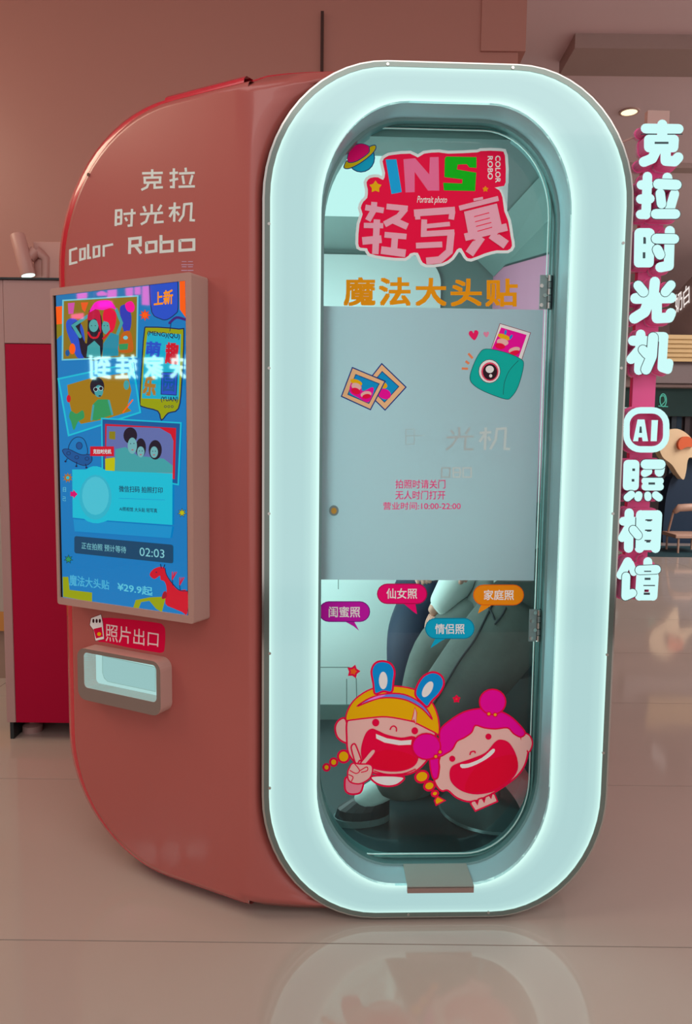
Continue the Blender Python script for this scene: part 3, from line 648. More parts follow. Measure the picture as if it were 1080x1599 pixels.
m_.line(DP, op(G_, [(415, 665), (425, 642), (455, 638), (460, 650)]), 2.2, RED)
m_.both(DP, cl(G_, [(240, 850), (255, 780), (320, 745), (450, 700), (560, 650), (640, 560), (690, 540), (760, 570), (820, 680), (830, 800), (760, 900), (640, 980), (480, 1012), (350, 985), (265, 920)]), HOT, LW, RED)
m_.fill(DP, cl(G_, [(370, 980), (400, 870), (480, 770), (620, 700), (815, 670), (822, 800), (750, 895), (630, 972), (480, 1000)]), MOU)
m_.fill(DP, cat(T(G_, [(330, 752), (400, 745), (520, 695), (615, 615), (632, 640), (560, 705), (430, 770), (345, 785)]), True, 3), WHT)
m_.both(DP, T(G_, [(420, 1100), (430, 1080), (460, 1072), (480, 1105), (490, 1060), (520, 1050), (540, 1085), (550, 1040), (585, 1025), (600, 1050), (610, 1010), (632, 1015), (658, 1080), (462, 1165)]), SKIN, LW, RED)
m_.build('cartoon_girl_sticker', door)['label'] = 'magenta-haired cartoon girl decal with a top bun'
#@@FLANK
# ================================================================== FLANK LETTERING, OUTLET, SCREEN
LET = pm('silver_white_letter', (205, 218, 214), .4, k=1.15)
KF = (60, 80, 2.842)
chars = {
 'character_ke': [[(460, 542), (552, 540)], [(505, 524), (505, 562)], [(472, 560), (472, 588)], [(466, 562), (546, 560)], [(540, 560), (540, 588)], [(470, 584), (544, 582)], [(490, 584), (482, 604), (457, 616)], [(516, 584), (516, 606), (553, 604)]],
 'character_la': [[(601, 520), (600, 603), (584, 602)], [(582, 542), (619, 539)], [(582, 575), (620, 566)], [(653, 517), (655, 535)], [(624, 543), (694, 540)], [(640, 552), (646, 590)], [(684, 550), (672, 592)], [(622, 602), (695, 600)]],
 'character_shi': [[(345, 704), (343, 776)], [(368, 704), (367, 766)], [(340, 708), (372, 705)], [(343, 738), (370, 736)], [(343, 768), (370, 765)], [(378, 723), (432, 718)], [(416, 700), (413, 773), (396, 775)], [(386, 738), (394, 754)]],
 'character_guang': [[(503, 679), (502, 722)], [(466, 688), (476, 712)], [(546, 682), (531, 708)], [(451, 724), (553, 717)], [(490, 722), (478, 756), (455, 769)], [(522, 720), (518, 760), (556, 757)]],
 'character_ji': [[(578, 697), (630, 693)], [(605, 671), (602, 757)], [(602, 702), (582, 736)], [(612, 712), (624, 728)], [(648, 678), (643, 728), (624, 756)], [(644, 680), (684, 676)], [(680, 676), (676, 750), (695, 751)]],
}
for nm, st in chars.items():
    m_ = MB()
    for s_ in st: m_.line(FL, T(KF, s_), 10.5/2.842, LET, 'flat')
    m_.build('wall_character', booth)
lat = [[(172, 874), (141, 884), (141, 944), (173, 936)], [(186, 880), (206, 876), (206, 920), (186, 926), (186, 876)], [(221, 856), (221, 918), (234, 916)], [(246, 870), (270, 866), (270, 908), (246, 914), (246, 866)], [(290, 862), (290, 912)], [(290, 866), (332, 857)],
       [(406, 828), (404, 900)], [(398, 834), (452, 828), (452, 860), (404, 866)], [(430, 864), (456, 898)], [(480, 850), (522, 846), (522, 886), (480, 892), (480, 846)], [(544, 816), (544, 890), (594, 886), (594, 845), (544, 849)], [(628, 840), (690, 837), (690, 880), (628, 884), (628, 836)]]
m_ = MB()
for s_ in lat[:6]: m_.line(FL, T(KF, s_), 10/2.842, LET, 'flat')
m_.build('latin_lettering', booth)
m_ = MB()
for s_ in lat[6:]: m_.line(FL, T(KF, s_), 13/2.842, LET, 'flat')
m_.build('latin_lettering', booth)
m_ = MB(); ch_ = pm('lilac_print', (190, 160, 190), .5)
for a, b_, c__, d__ in ((283, 408, 302, 414), (283, 416, 302, 423)): m_.text(FL, '二二', [(a, b_), (c__, b_), (c__, d__), (a, d__)], ch_, .03)
m_.build('small_print', booth)
# outlet sign
OS = Plane(P1, 153.0, .002)
m_ = MB(); REDS = ink((190, 0, 55)); m_.fill(FL, cat([(160, 965), (200, 967), (245, 972.5), (254, 976), (258, 985), (257, 1012), (253, 1019), (240, 1018), (200, 1011), (165, 1003), (152, 1000), (152, 975)], True, 3), REDS)
PKL = ink((235, 190, 190))
m_.text(FL, '照片出口', [(165, 973), (248, 987), (247, 1011), (165, 1001)], PKL, .004)
m_.both(FL, [(142, 965), (158, 959), (161, 973), (163, 998), (149, 1001), (146, 984), (140, 976)], WHT, .8, ink((90, 20, 30)))
m_.fill(FL, [(146, 982), (159, 979), (161, 994), (150, 997)], REDS); 
for x in (146, 151, 156): m_.fill(FL, ell(x, 969.5, 1.7, 3.2), ink((50, 10, 20)))
m_.fill(FL, ell(155, 990, 3, 3), YEL)
m_.build('outlet_sign', booth)['label'] = 'crimson photo outlet label'
# photo outlet tray
OP = Plane(P1, 153.0, .05)
def q4(pl, pts): return [pl.uv(*p) for p in pts]
oc = q4(OP, [(125, 1010), (250, 1036), (250, 1117), (122, 1093)])
u0, u1 = min(oc[1][0], oc[2][0]), max(oc[0][0], oc[3][0]); z0 = (oc[2][1]+oc[3][1])/2; z1 = (oc[0][1]+oc[1][1])/2
ic = q4(OP, [(131, 1017), (244, 1041), (244, 1093), (131, 1077)])
v0, v1 = (ic[1][0]+ic[2][0])/2, (ic[0][0]+ic[3][0])/2; y0_, y1_ = (ic[2][1]+ic[3][1])/2, (ic[0][1]+ic[1][1])/2
A_ = rrect(u0, u1, z0, z1, .03, .03, 6); B_ = rrect(v0, v1, y0_, y1_, .014, .014, 6)
OG = pm('outlet_face_grey', (128, 112, 104), .4, noise=.05); OW = pm('outlet_white_shell', (200, 165, 155), .35, noise=.04)
m_ = MB(); m_.annulus(OP, A_, B_, -.05, 0, OG, OW); o = m_.build('photo_outlet', booth, weld=False)
TR = em('outlet_tray_light', (190, 238, 234), .78)
TRs = em('outlet_tray_step', (172, 222, 220), .72)
m_ = MB(); n = len(B_)
m_.add([OP.W(u, z, -.049) for u, z in B_], [list(range(n))], TR)
m_.add([OP.W(*q, -.001) for q in B_]+[OP.W(*q, -.05) for q in B_], [[i, (i+1) % n, n+(i+1) % n, n+i] for i in range(n)], TR)
o1 = m_.build('tray_lining', o)
m_ = MB(); PT = Plane(P1, 153.0, .0015); m_.fill(PT, [(160, 1024), (243, 1042), (243, 1080), (176, 1066), (168, 1064), (163, 1059), (160, 1050)], TRs); m_.loop(PT, [(160, 1024), (243, 1042), (243, 1080), (176, 1066), (168, 1064), (163, 1059), (160, 1050)], .8, GRY); m_.build('tray_inset', o)
# glossy highlights come from lights.  Small bright fixing on the shell edge
m_ = MB(); u, z = FL.uv(139, 273); m_.prism(FL, ell(u, z, .005, .005, n=10), -.001, .004, M_CHROME); m_.build('panel_screw', booth)
# ---- advertising display (its own thing hung on the flank)
SP = Plane(P1, 153.0, .071); su0, su1, sz0, sz1 = .161, .684, .859, 1.802
disp = empty('advertising_display', SP.W(.42, sz0, -.035), 'upright blue advertising screen in a pale bezel on the booth flank', 'screen')
ga = q4(SP, [(81.7, 461.5), (289.8, 438), (293.4, 962), (93, 932)])
gu0, gu1 = (ga[1][0]+ga[2][0])/2, (ga[0][0]+ga[3][0])/2; gz0, gz1 = (ga[2][1]+ga[3][1])/2, (ga[0][1]+ga[1][1])/2
m_ = MB(); O4 = rrect(su0, su1, sz0, sz1, .008, .008, 3); I4 = rrect(gu0, gu1, gz0, gz1, .0015, .0015, 3)
m_.annulus(SP, O4, I4, -.0705, 0, M_BEZEL, M_WHITEPL); m_.build('bezel', disp)
GP = Plane(P1, 153.0, .066)
m_ = MB(); m_.prism(GP, I4, -.02, 0, M_BLACK); panel = m_.build('screen_panel', disp)
KA = (80, 430, 4.696); KBb = (80, 580, 4.696); KC = (80, 740, 4.696)
def S(nm, fn, lab=None, lay0=0):
    m = MB(); m.lay = lay0; fn(m); o = m.build(nm, panel)
    if lab: o['label'] = lab
    return o
c_cy = scr((0, 175, 205)); c_bl = scr((0, 122, 190)); c_db = scr((0, 85, 150)); c_ol = scr((135, 125, 20)); c_mag = scr((250, 10, 150)); c_or = scr((255, 95, 10)); c_red = scr((205, 10, 40)); c_nav = scr((5, 30, 75)); c_pal = scr((110, 200, 215)); c_dk = scr((20, 20, 40)); c_gr = scr((40, 150, 90)); c_ye = scr((190, 190, 0)); c_tl = scr((60, 160, 165)); c_pu = scr((95, 110, 170)); c_blue = scr((30, 80, 200)); c_cyl = scr((0, 190, 215)); c_wh = scr((200, 235, 235)); c_lb = scr((0, 145, 205)); c_ylg = scr((150, 160, 0))
def bgf(m):
    m.fill(GP, [(87.5, 461), (289.4, 438.6), (293, 961.3), (98, 932.5)], c_bl)
    m.fill(GP, [(87.5, 461), (289.4, 438.6), (289.6, 470), (88.2, 490)], scr((20, 120, 180)))
    m.fill(GP, T(KA, [(35, 230), (85, 225), (90, 360), (40, 360)]), c_or)
    m.fill(GP, T(KA, [(40, 360), (90, 355), (88, 430), (60, 450), (42, 470)]), c_ol)
    m.fill(GP, T(KC, [(85, 755), (125, 755), (135, 850), (300, 870), (300, 938), (88, 900)]), c_ylg)
    m.fill(GP, T(KC, [(600, 985), (620, 925), (720, 905), (830, 900), (850, 870), (812, 1012), (770, 990), (720, 930), (660, 940), (640, 990)]), c_ylg)
S('background', bgf)
def ph1(m):
    q = T(KA, [(92, 185), (640, 152), (632, 600), (88, 620)]); m.fill(GP, q, scr((140, 115, 25)))
    m.fill(GP, T(KA, cat([(115, 400), (120, 330), (180, 320), (240, 400), (245, 600), (190, 600), (150, 500)])), c_blue)
    m.fill(GP, T(KA, cat([(510, 300), (510, 230), (560, 220), (590, 300), (580, 400), (540, 420)])), scr((40, 60, 180)))
    m.fill(GP, T(KA, cat([(545, 210), (590, 190), (615, 230), (600, 270), (560, 260)])), c_mag)
    m.fill(GP, T(KA, [(125, 205), (175, 200), (165, 280), (130, 285)]), scr((210, 80, 170))); m.fill(GP, T(KA, [(220, 200), (275, 198), (250, 270), (230, 250)]), scr((240, 90, 30)))
    m.fill(GP, T(KA, cat([(265, 500), (215, 400), (220, 330), (150, 370), (200, 450), (240, 600), (370, 600), (370, 300), (280, 260)])), c_dk)
    m.line(GP, T(KA, [(270, 300), (165, 370), (215, 450)]), 5, c_tl)
    m.fill(GP, T(KA, [(262, 600), (270, 520), (320, 480), (360, 520), (365, 600)]), c_tl)
    m.fill(GP, T(KA, [(378, 600), (385, 500), (440, 420), (500, 440), (495, 590)]), scr((30, 140, 165)))
    m.fill(GP, T(KA, ell(315, 370, 34, 46)), scr((80, 165, 165))); m.fill(GP, T(KA, ell(405, 380, 30, 52)), scr((80, 165, 165)))
    m.line(GP, T(KA, [(480, 250), (520, 350), (490, 430)]), 4.5, c_tl)
    m.fill(GP, T(KA, cat([(270, 320), (280, 270), (320, 255), (360, 270), (370, 420), (350, 370), (330, 320), (290, 330)])), scr((190, 10, 60)))
    m.fill(GP, T(KA, cat([(385, 330), (390, 260), (430, 240), (480, 280), (470, 380), (440, 420), (425, 350)])), scr((230, 5, 60)))
    m.fill(GP, T(KA, cat([(285, 270), (320, 205), (370, 185), (440, 190), (480, 250), (440, 240), (385, 255), (330, 250)])), scr((250, 20, 190)))
    m.line(GP, T(KA, cat([(275, 420), (300, 455), (340, 455), (358, 420)], False)), 3, c_red); m.line(GP, T(KA, cat([(385, 465), (410, 440), (435, 410)], False)), 3, c_red)
    for x in (300, 328, 393, 418): m.fill(GP, T(KA, ell(x, 370, 4, 3)), c_dk)
    m.fill(GP, T(KA, cat([(500, 560), (510, 470), (530, 420), (580, 410), (600, 470), (600, 560)])), scr((190, 95, 20))); m.fill(GP, T(KA, ell(550, 458, 17, 14)), c_pal); m.fill(GP, T(KA, [(500, 505), (570, 500), (565, 545), (505, 548)]), c_gr)
    m.fill(GP, T(KA, ell(160, 540, 22, 40)), c_or); m.fill(GP, T(KA, ell(125, 570, 16, 24)), c_db)
    m.loop(GP, q, 2.2, c_pal)
S('printed_photo', ph1, 'framed photo of two people posing', 20)
def badge(m):
    q = cat(T(KA, [(722, 70), (722, 70), (930, 46), (930, 46), (932, 240), (910, 285), (850, 325), (800, 318), (740, 270)]), True, 3)
    m.fill(GP, T(KA, [(942, 43), (984, 38), (988, 310), (945, 250)]), c_or); m.both(GP, q, c_blue, 1.2, c_nav)
    m.text(GP, '上新', T(KA, [(755, 125), (895, 100), (895, 210), (755, 225)]), scr((255, 150, 0)), .03)
    m.line(GP, T(KA, cat([(870, 350), (920, 310), (985, 325)], False)), 4, scr((60, 30, 120))); m.line(GP, T(KA, [(880, 350), (872, 410)]), 1, c_nav)
    m.fill(GP, T(KA, star(690, 292, 40, 20, 8)), c_or); m.loop(GP, T(KA, star(690, 292, 40, 20, 8)), .8, c_red)
S('corner_badge', badge, None, 20)
def bub(m):
    q = cat([(226, 518), (233, 511), (280, 514), (287.5, 521), (284, 600), (279, 638), (263, 645), (252.5, 656), (247, 642), (223, 635), (219, 626), (222, 570)], True, 3)
    m.both(GP, q, c_ylg, 1.8, c_nav); m.fill(GP, [(231, 519), (283, 522), (279.5, 624), (222, 622), (225, 570)], c_cy)
    m.text(GP, '(MENG)(QU)', T(KA, [(708, 405), (945, 430), (945, 475), (708, 445)]), c_nav, .02)
    m.text(GP, '萌', T(KA, [(700, 480), (812, 490), (800, 600), (692, 595)]), c_blue, .05); m.text(GP, '趣', T(KA, [(840, 490), (942, 490), (935, 660), (835, 650)]), c_red, .05)
    m.text(GP, '乐', T(KBb, [(690, 30), (775, 35), (770, 190), (668, 170)]), scr((170, 120, 40)), .06); m.both(GP, T(KBb, [(812, 8), (928, 10), (920, 175), (808, 168)]), c_blue, 1, c_nav)
    m.text(GP, '园', T(KBb, [(825, 25), (912, 28), (905, 150), (822, 148)]), c_db, .02)
    m.text(GP, '(YUAN)', T(KBb, [(808, 185), (935, 185), (930, 232), (808, 228)]), c_nav, .02)
    for x in (840, 865, 890): m.loop(GP, T(KBb, ell(x, 258, 8, 8, n=10)), .7, c_nav)
S('printed_speech_bubble', bub, None, 20)
def ph2(m):
    q = [(91.7, 591.7), (207.8, 567), (219.5, 643.9), (107.7, 680)]; m.both(GP, q, c_lb, 2.6, c_cyl)
    m.fill(GP, T(KBb, [(120, 100), (290, 50), (560, 10), (590, 140), (560, 260), (590, 290), (400, 350), (220, 385), (150, 290), (130, 200)]), scr((160, 120, 15)))
    m.fill(GP, T(KBb, [(310, 240), (345, 205), (420, 205), (445, 320), (330, 360), (295, 355)]), c_gr); m.line(GP, T(KBb, [(312, 250), (298, 355)]), 3, c_tl); m.line(GP, T(KBb, [(425, 215), (450, 315)]), 3, c_tl)
    m.fill(GP, T(KBb, ell(340, 110, 52, 66)), c_dk); m.fill(GP, T(KBb, ell(352, 145, 32, 45)), c_tl)
    m.fill(GP, T(KBb, ell(330, 132, 14, 14)), c_dk); m.fill(GP, T(KBb, ell(368, 125, 14, 14)), c_dk); m.loop(GP, T(KBb, ell(330, 132, 15, 15)), .6, c_wh); m.loop(GP, T(KBb, ell(368, 125, 15, 15)), .6, c_wh); m.fill(GP, T(KBb, ell(360, 180, 10, 5)), c_dk)
    m.fill(GP, T(KBb, ell(132, 200, 15, 28)), c_red); m.fill(GP, T(KBb, cat([(135, 330), (150, 290), (190, 310), (235, 285), (245, 340), (200, 370), (170, 430), (150, 370)])), c_gr)
    m.line(GP, T(KBb, [(530, 300), (600, 210)]), 2, c_or); m.fill(GP, T(KBb, ell(555, 100, 20, 35)), c_tl)
S('printed_photo', ph2, 'framed photo of a person in sunglasses', 20)
def ph3(m):
    q = T(KBb, [(375, 345), (955, 378), (935, 830), (380, 720)]); m.both(GP, q, c_db, 2.2, c_cyl)
    m.fill(GP, T(KBb, [(400, 385), (920, 415), (910, 790), (400, 715)]), c_red); m.fill(GP, T(KBb, [(412, 400), (800, 415), (880, 460), (900, 510), (895, 740), (405, 725)]), c_pu)
    m.fill(GP, T(KBb, [(400, 640), (470, 630), (480, 730), (402, 725)]), c_ye); m.fill(GP, T(KBb, [(430, 440), (475, 440), (475, 500), (430, 495)]), c_ol)
    m.fill(GP, T(KBb, [(470, 735), (475, 570), (550, 555), (640, 620), (700, 625), (830, 640), (895, 690), (895, 745)]), c_tl)
    for cx, cy, rx, ry in ((585, 470, 50, 60), (662, 560, 38, 70), (768, 575, 48, 72)): m.fill(GP, T(KBb, ell(cx, cy, rx, ry)), c_dk)
    for cx, cy, rx, ry in ((600, 545, 34, 60), (662, 590, 27, 40), (760, 592, 28, 42)): m.fill(GP, T(KBb, ell(cx, cy, rx, ry)), scr((110, 175, 180))); 
    for cx, cy in ((588, 530), (612, 528), (653, 583), (673, 583), (750, 585), (770, 585)): m.fill(GP, T(KBb, ell(cx, cy, 4, 3)), c_dk)
    for cx, cy in ((602, 575), (663, 610), (760, 612)): m.fill(GP, T(KBb, ell(cx, cy, 8, 3)), c_red)
    m.fill(GP, T(KBb, [(293, 550), (467, 550), (467, 622), (293, 620)]), c_red); m.text(GP, '克拉时光机', T(KBb, [(315, 570), (448, 570), (448, 605), (315, 604)]), c_wh, .02)
S('printed_photo', ph3, 'framed photo of three people side by side', 40)
def ufo(m):
    m.loop(GP, T(KBb, cat([(135, 580), (150, 510), (200, 480), (250, 510), (262, 610)])), 1, c_nav); m.both(GP, T(KBb, cat([(85, 580), (130, 570), (220, 610), (290, 610), (298, 660), (240, 690), (130, 640)])), c_db, 1, c_nav)
    m.fill(GP, T(KBb, ell(208, 545, 22, 26)), c_db); m.loop(GP, T(KBb, ell(208, 545, 22, 26)), .8, c_nav)
    for cx, cy in ((130, 600), (190, 630), (265, 640)): m.loop(GP, T(KBb, ell(cx, cy, 14, 12)), .7, c_nav)
    for a, b_ in (((120, 640), (108, 660)), ((190, 665), (188, 695)), ((255, 680), (262, 705))): m.line(GP, T(KBb, [a, b_]), 1.2, c_nav); m.fill(GP, T(KBb, ell(b_[0], b_[1], 8, 7)), c_nav)
S('printed_saucer', ufo, None, 20)
def card(m):
    m.fill(GP, T(KC, [(170, 330), (895, 385), (880, 470), (180, 420)]), c_lb)
    m.fill(GP, [(114.5, 733), (136, 733), (141, 730), (147, 728), (153, 728), (160, 730), (166, 735), (271, 739), (270.6, 819.5), (170, 812.5), (163, 815), (155, 817), (147, 816.5), (139, 814), (133, 810), (115.3, 808)], c_cyl)
    m.fill(GP, T(KC, ell(333, 170, 118, 165)), scr((40, 180, 205))); m.fill(GP, T(KC, ell(333, 160, 98, 140)), scr((70, 195, 215)))
    m.text(GP, '微信扫码 拍照打印', T(KC, [(505, 85), (825, 98), (825, 142), (505, 132)]), c_nav, .012)
    m.text(GP, 'AI照相馆 大头贴 轻写真', T(KC, [(508, 240), (785, 253), (785, 285), (508, 270)]), c_nav, .012)
    m.line(GP, T(KC, [(505, 178), (840, 190)]), .7, c_lb, 'flat')
    m.fill(GP, T(KC, [(150, 130), (170, 130), (170, 115), (202, 148), (172, 180), (172, 165), (150, 162)]), scr((215, 0, 110)))
S('ticket_card', card, None, 70)
def bar(m):
    q = T(KC, [(172, 470), (176, 460), (186, 456), (880, 518), (892, 523), (897, 533), (897, 640), (893, 652), (882, 655), (184, 582), (175, 576), (172, 566)]); m.fill(GP, q, scr((5, 70, 105)))
    m.text(GP, '正在拍照 预计等待', T(KC, [(225, 500), (552, 532), (552, 583), (225, 548)]), scr((120, 195, 205)), .003); m.text(GP, '02:03', T(KC, [(650, 538), (832, 556), (832, 617), (650, 600)]), scr((130, 205, 215)), 0)
S('status_bar', bar, None, 20)
def price(m):
    m.text(GP, '¥29.9起', T(KC, [(488, 790), (745, 830), (745, 895), (488, 858)]), scr((90, 195, 220)), .02)
S('price_line', price, None, 20)
S('title_line', lambda m: m.text(GP, '魔法大头贴', T(KC, [(135, 735), (428, 782), (428, 850), (135, 818)]), scr((70, 175, 215)), .02), None, 20)
def dragon(m):
    m.fill(GP, T(KC, cat([(1000, 1025), (1002, 860), (930, 850), (880, 790), (845, 730), (835, 690), (800, 680), (750, 700), (725, 740), (760, 770), (800, 745), (805, 775), (835, 790), (850, 850), (840, 950), (900, 985), (960, 1010)], True, 3)), c_red)
    for cx, cy in ((900, 745), (955, 785)):
        for a in (-40, 0, 40): m.line(GP, T(KC, [(cx-10, cy+30), (cx+25*cos(radians(a-70)), cy-25)]), 1.6, scr((200, 20, 60)))
        m.line(GP, T(KC, [(cx-10, cy+30), (cx-5, cy+70)]), 1, c_nav)
    m.line(GP, T(KC, cat([(838, 690), (850, 740), (890, 800), (940, 850), (1000, 858)], False)), 1.3, c_nav); m.line(GP, T(KC, [(812, 690), (805, 662)]), 1.4, c_nav); m.line(GP, T(KC, [(828, 690), (836, 665)]), 1.4, c_nav)
    m.fill(GP, T(KC, cat([(815, 910), (825, 870), (845, 860), (850, 900), (830, 915)])), scr((160, 10, 40))); m.fill(GP, T(KC, ell(775, 720, 5, 5)), c_nav)
S('printed_dragon', dragon, None, 30)
for cx, cy, c_ in ((962, 285, c_ye), (130, 625, c_gr)):
    S('printed_burst', lambda m: m.both(GP, T(KC, star(cx, cy, 32, 15, 7)), c_, .8, c_nav), None, 30)
def b3(m): m.fill(GP, T(KC, star(125, 28, 38, 20, 9)), scr((170, 110, 30))); m.fill(GP, T(KC, ell(125, 28, 12, 12)), c_cyl)
S('printed_burst', b3, None, 30)
def sc2(m):
    m.text(GP, '日', T(KC, [(90, 98), (112, 98), (112, 132), (90, 130)]), c_pal, 0); m.text(GP, '己', T(KC, [(88, 165), (112, 168), (112, 200), (88, 196)]), c_pal, 0)
S('side_caption', sc2, None, 30)
#@@SIGN
# ================================================================== HANGING SIGN
NP = Plane(FR.W(0, 0, 0), 2.0, .0)
sg = empty('lightbox_sign', NP.W(.92, .9, -.03), 'vertical glowing white character sign on a pink strip beside the booth', 'sign')
PS = pm('sign_pink', (205, 80, 138), .4, noise=.05, k=1.5); PSs = pm('sign_pink_side', (220, 120, 165), .4, k=1.5)
GLOW = em('sign_face_light', (200, 246, 244), 1.05); RIM = pm('sign_rim', (240, 205, 225), .3); DKL = pm('sign_slot', (60, 85, 95), .6)
m_ = MB()
a = NP.uv(1003, 205); b_ = NP.uv(1041, 205); 
BP = Plane(FR.W(0, 0, -.045), 2.0)
st = [BP.uv(*p) for p in [(1003, 205), (1040, 205), (1010, 925), (978, 925)]]
su = (st[0][0]+st[3][0])/2-.002, (st[1][0]+st[2][0])/2+.0
m_.pbox(BP, su[0], su[1], st[2][1], st[1][1], -.02, 0, PS); m_.build('backing_strip', sg)
mb2 = MB(); t0 = BP.uv(1009, 172); t1 = BP.uv(1044, 200); mb2.pbox(BP, t0[0]+.004, t1[0], t1[1]-.02, t0[1], -.02, 0, M_WHITEPL); mb2.build('top_cap', sg)
SG = (960, 160, 5.708)
def tr(crop, L): return [(T(crop, p), w/crop[2], k) for p, w, k in L]
one = (0, 0, 1.0)
glyphs = [
 tr(SG, [([(272, 232), (566, 236)], 88, 's'), ([(420, 198), (420, 300)], 92, 's'), ([(300, 330), (525, 330)], 84, 's'), ([(300, 330), (300, 400)], 86, 's'), ([(525, 330), (520, 400)], 86, 's'), ([(300, 405), (520, 405)], 80, 's'), ([(365, 430), (330, 500), (255, 530)], 90, 's'), ([(450, 420), (450, 520), (530, 525), (562, 490)], 92, 's'), ([(352, 361), (474, 361)], 18, 'd'), ([(230, 283), (365, 283)], 7, 'd'), ([(465, 283), (600, 283)], 7, 'd')]),
 tr(SG, [([(288, 660), (275, 1000)], 85, 's'), ([(234, 735), (300, 735)], 85, 's'), ([(228, 862), (310, 858)], 85, 's'), ([(226, 998), (270, 998)], 84, 's'), ([(465, 670), (465, 720)], 90, 's'), ([(382, 728), (545, 735)], 92, 'o'), ([(360, 995), (535, 995)], 88, 'o'), ([(528, 815), (485, 960)], 85, 's'), ([(400, 812), (412, 905)], 84, 'o')]),
 tr(SG, [([(212, 1165), (208, 1430)], 82, 's'), ([(312, 1165), (304, 1430)], 82, 's'), ([(215, 1160), (305, 1160)], 80, 's'), ([(213, 1298), (300, 1298)], 76, 's'), ([(210, 1430), (300, 1430)], 80, 's'), ([(262, 1208), (262, 1260)], 22, 'd'), ([(257, 1336), (257, 1388)], 22, 'd'), ([(487, 1145), (478, 1455), (402, 1470)], 90, 's'), ([(365, 1215), (525, 1217)], 88, 'o'), ([(375, 1312), (398, 1358)], 88, 'o')]),
 [([(1022, 440), (1019, 470)], 16, 's'), ([(992, 466), (1047, 465)], 17, 's'), ([(1012, 472), (1006, 487), (990, 497)], 17, 's'), ([(1025, 472), (1025, 497), (1044, 496), (1047, 489)], 16, 's'), ([(996, 446), (1004, 456)], 15.5, 'o'), ([(1047, 445), (1038, 456)], 14.5, 'o')],
 [([(1000, 522), (997, 578)], 15, 's'), ([(988, 532), (1006, 532)], 16, 's'), ([(996, 548), (985, 561)], 15, 's'), ([(1036, 527), (1033, 574), (1042, 577), (1044, 567)], 14, 's'), ([(1019, 526), (1036, 526)], 15, 's'), ([(1019, 527), (1017, 556), (1008, 577)], 16, 'o'), ([(1003, 546), (1009, 553)], 14, 'o')],
 [],
 [([(980, 725), (979, 759)], 14, 's'), ([(991, 725), (990, 759)], 14, 's'), ([(980, 724), (991, 724)], 12, 's'), ([(979, 742), (991, 742)], 11, 's'), ([(979, 759), (991, 759)], 12, 's'), ([(988.8, 731.5), (988.8, 735.5)], 4, 'd'), ([(987.8, 748), (987.8, 752)], 4, 'd'),
  ([(1007, 751), (1030, 751)], 12, 's'), ([(1007, 760), (1030, 760)], 12, 's'), ([(1007, 725), (1031, 725)], 15, 'o'), ([(1031, 725), (1029, 737)], 15, 's'), ([(1012, 736), (1006, 739)], 12, 's'), ([(1012, 755), (1022, 755)], 3.4, 'd'), ([(999, 745.5), (1036, 745.5)], 1.2, 'd'),
  ([(985, 772), (979, 777)], 12, 'o'), ([(996.5, 773), (995.5, 777)], 12, 'o'), ([(1010.5, 773), (1011, 777)], 11, 'o'), ([(1023, 773), (1028, 777)], 12, 'o')],
 [([(982, 801), (981, 856)], 14.5, 's'), ([(973, 814), (990, 814)], 14, 's'), ([(979, 826), (971, 840)], 13, 's'), ([(1000, 804), (998, 856)], 15, 's'), ([(1026, 804), (1023, 856)], 15, 's')] + [([(1000, y), (1024, y)], 14, 's') for y in (804, 820, 836, 852)] + [([(1010, 812.5), (1016, 812.5)], 3.2, 'd'), ([(1009.5, 828.5), (1015.5, 828.5)], 3.2, 'd'), ([(1008.5, 845.5), (1014.5, 845.5)], 3.2, 'd'), ([(992, 808), (991, 856)], 1.2, 'd'), ([(988, 827), (995.5, 836)], 13, 'o')],
 [([(980, 877), (969, 898)], 14, 's'), ([(984, 880), (989, 894)], 11, 's'), ([(977, 900), (976, 931), (987, 926)], 13, 'o'), ([(1011, 877), (1011, 886)], 14, 's'), ([(1000, 900), (998, 931)], 14, 's'), ([(1021, 900), (1019, 931)], 14, 's'), ([(1000, 904), (1020, 904)], 13, 's'), ([(999, 914), (1018, 914)], 13, 's'), ([(998, 931), (1019, 931)], 13, 's'), ([(998, 890), (1024, 889)], 14, 'o'), ([(1006, 903.8), (1015, 903.8)], 3.4, 'd'), ([(1004, 914.2), (1022, 914.2)], 1.6, 'd'), ([(1004.5, 927), (1014, 927)], 3.4, 'd'), ([(1005, 892), (1016, 892)], 1.8, 'd')],
]
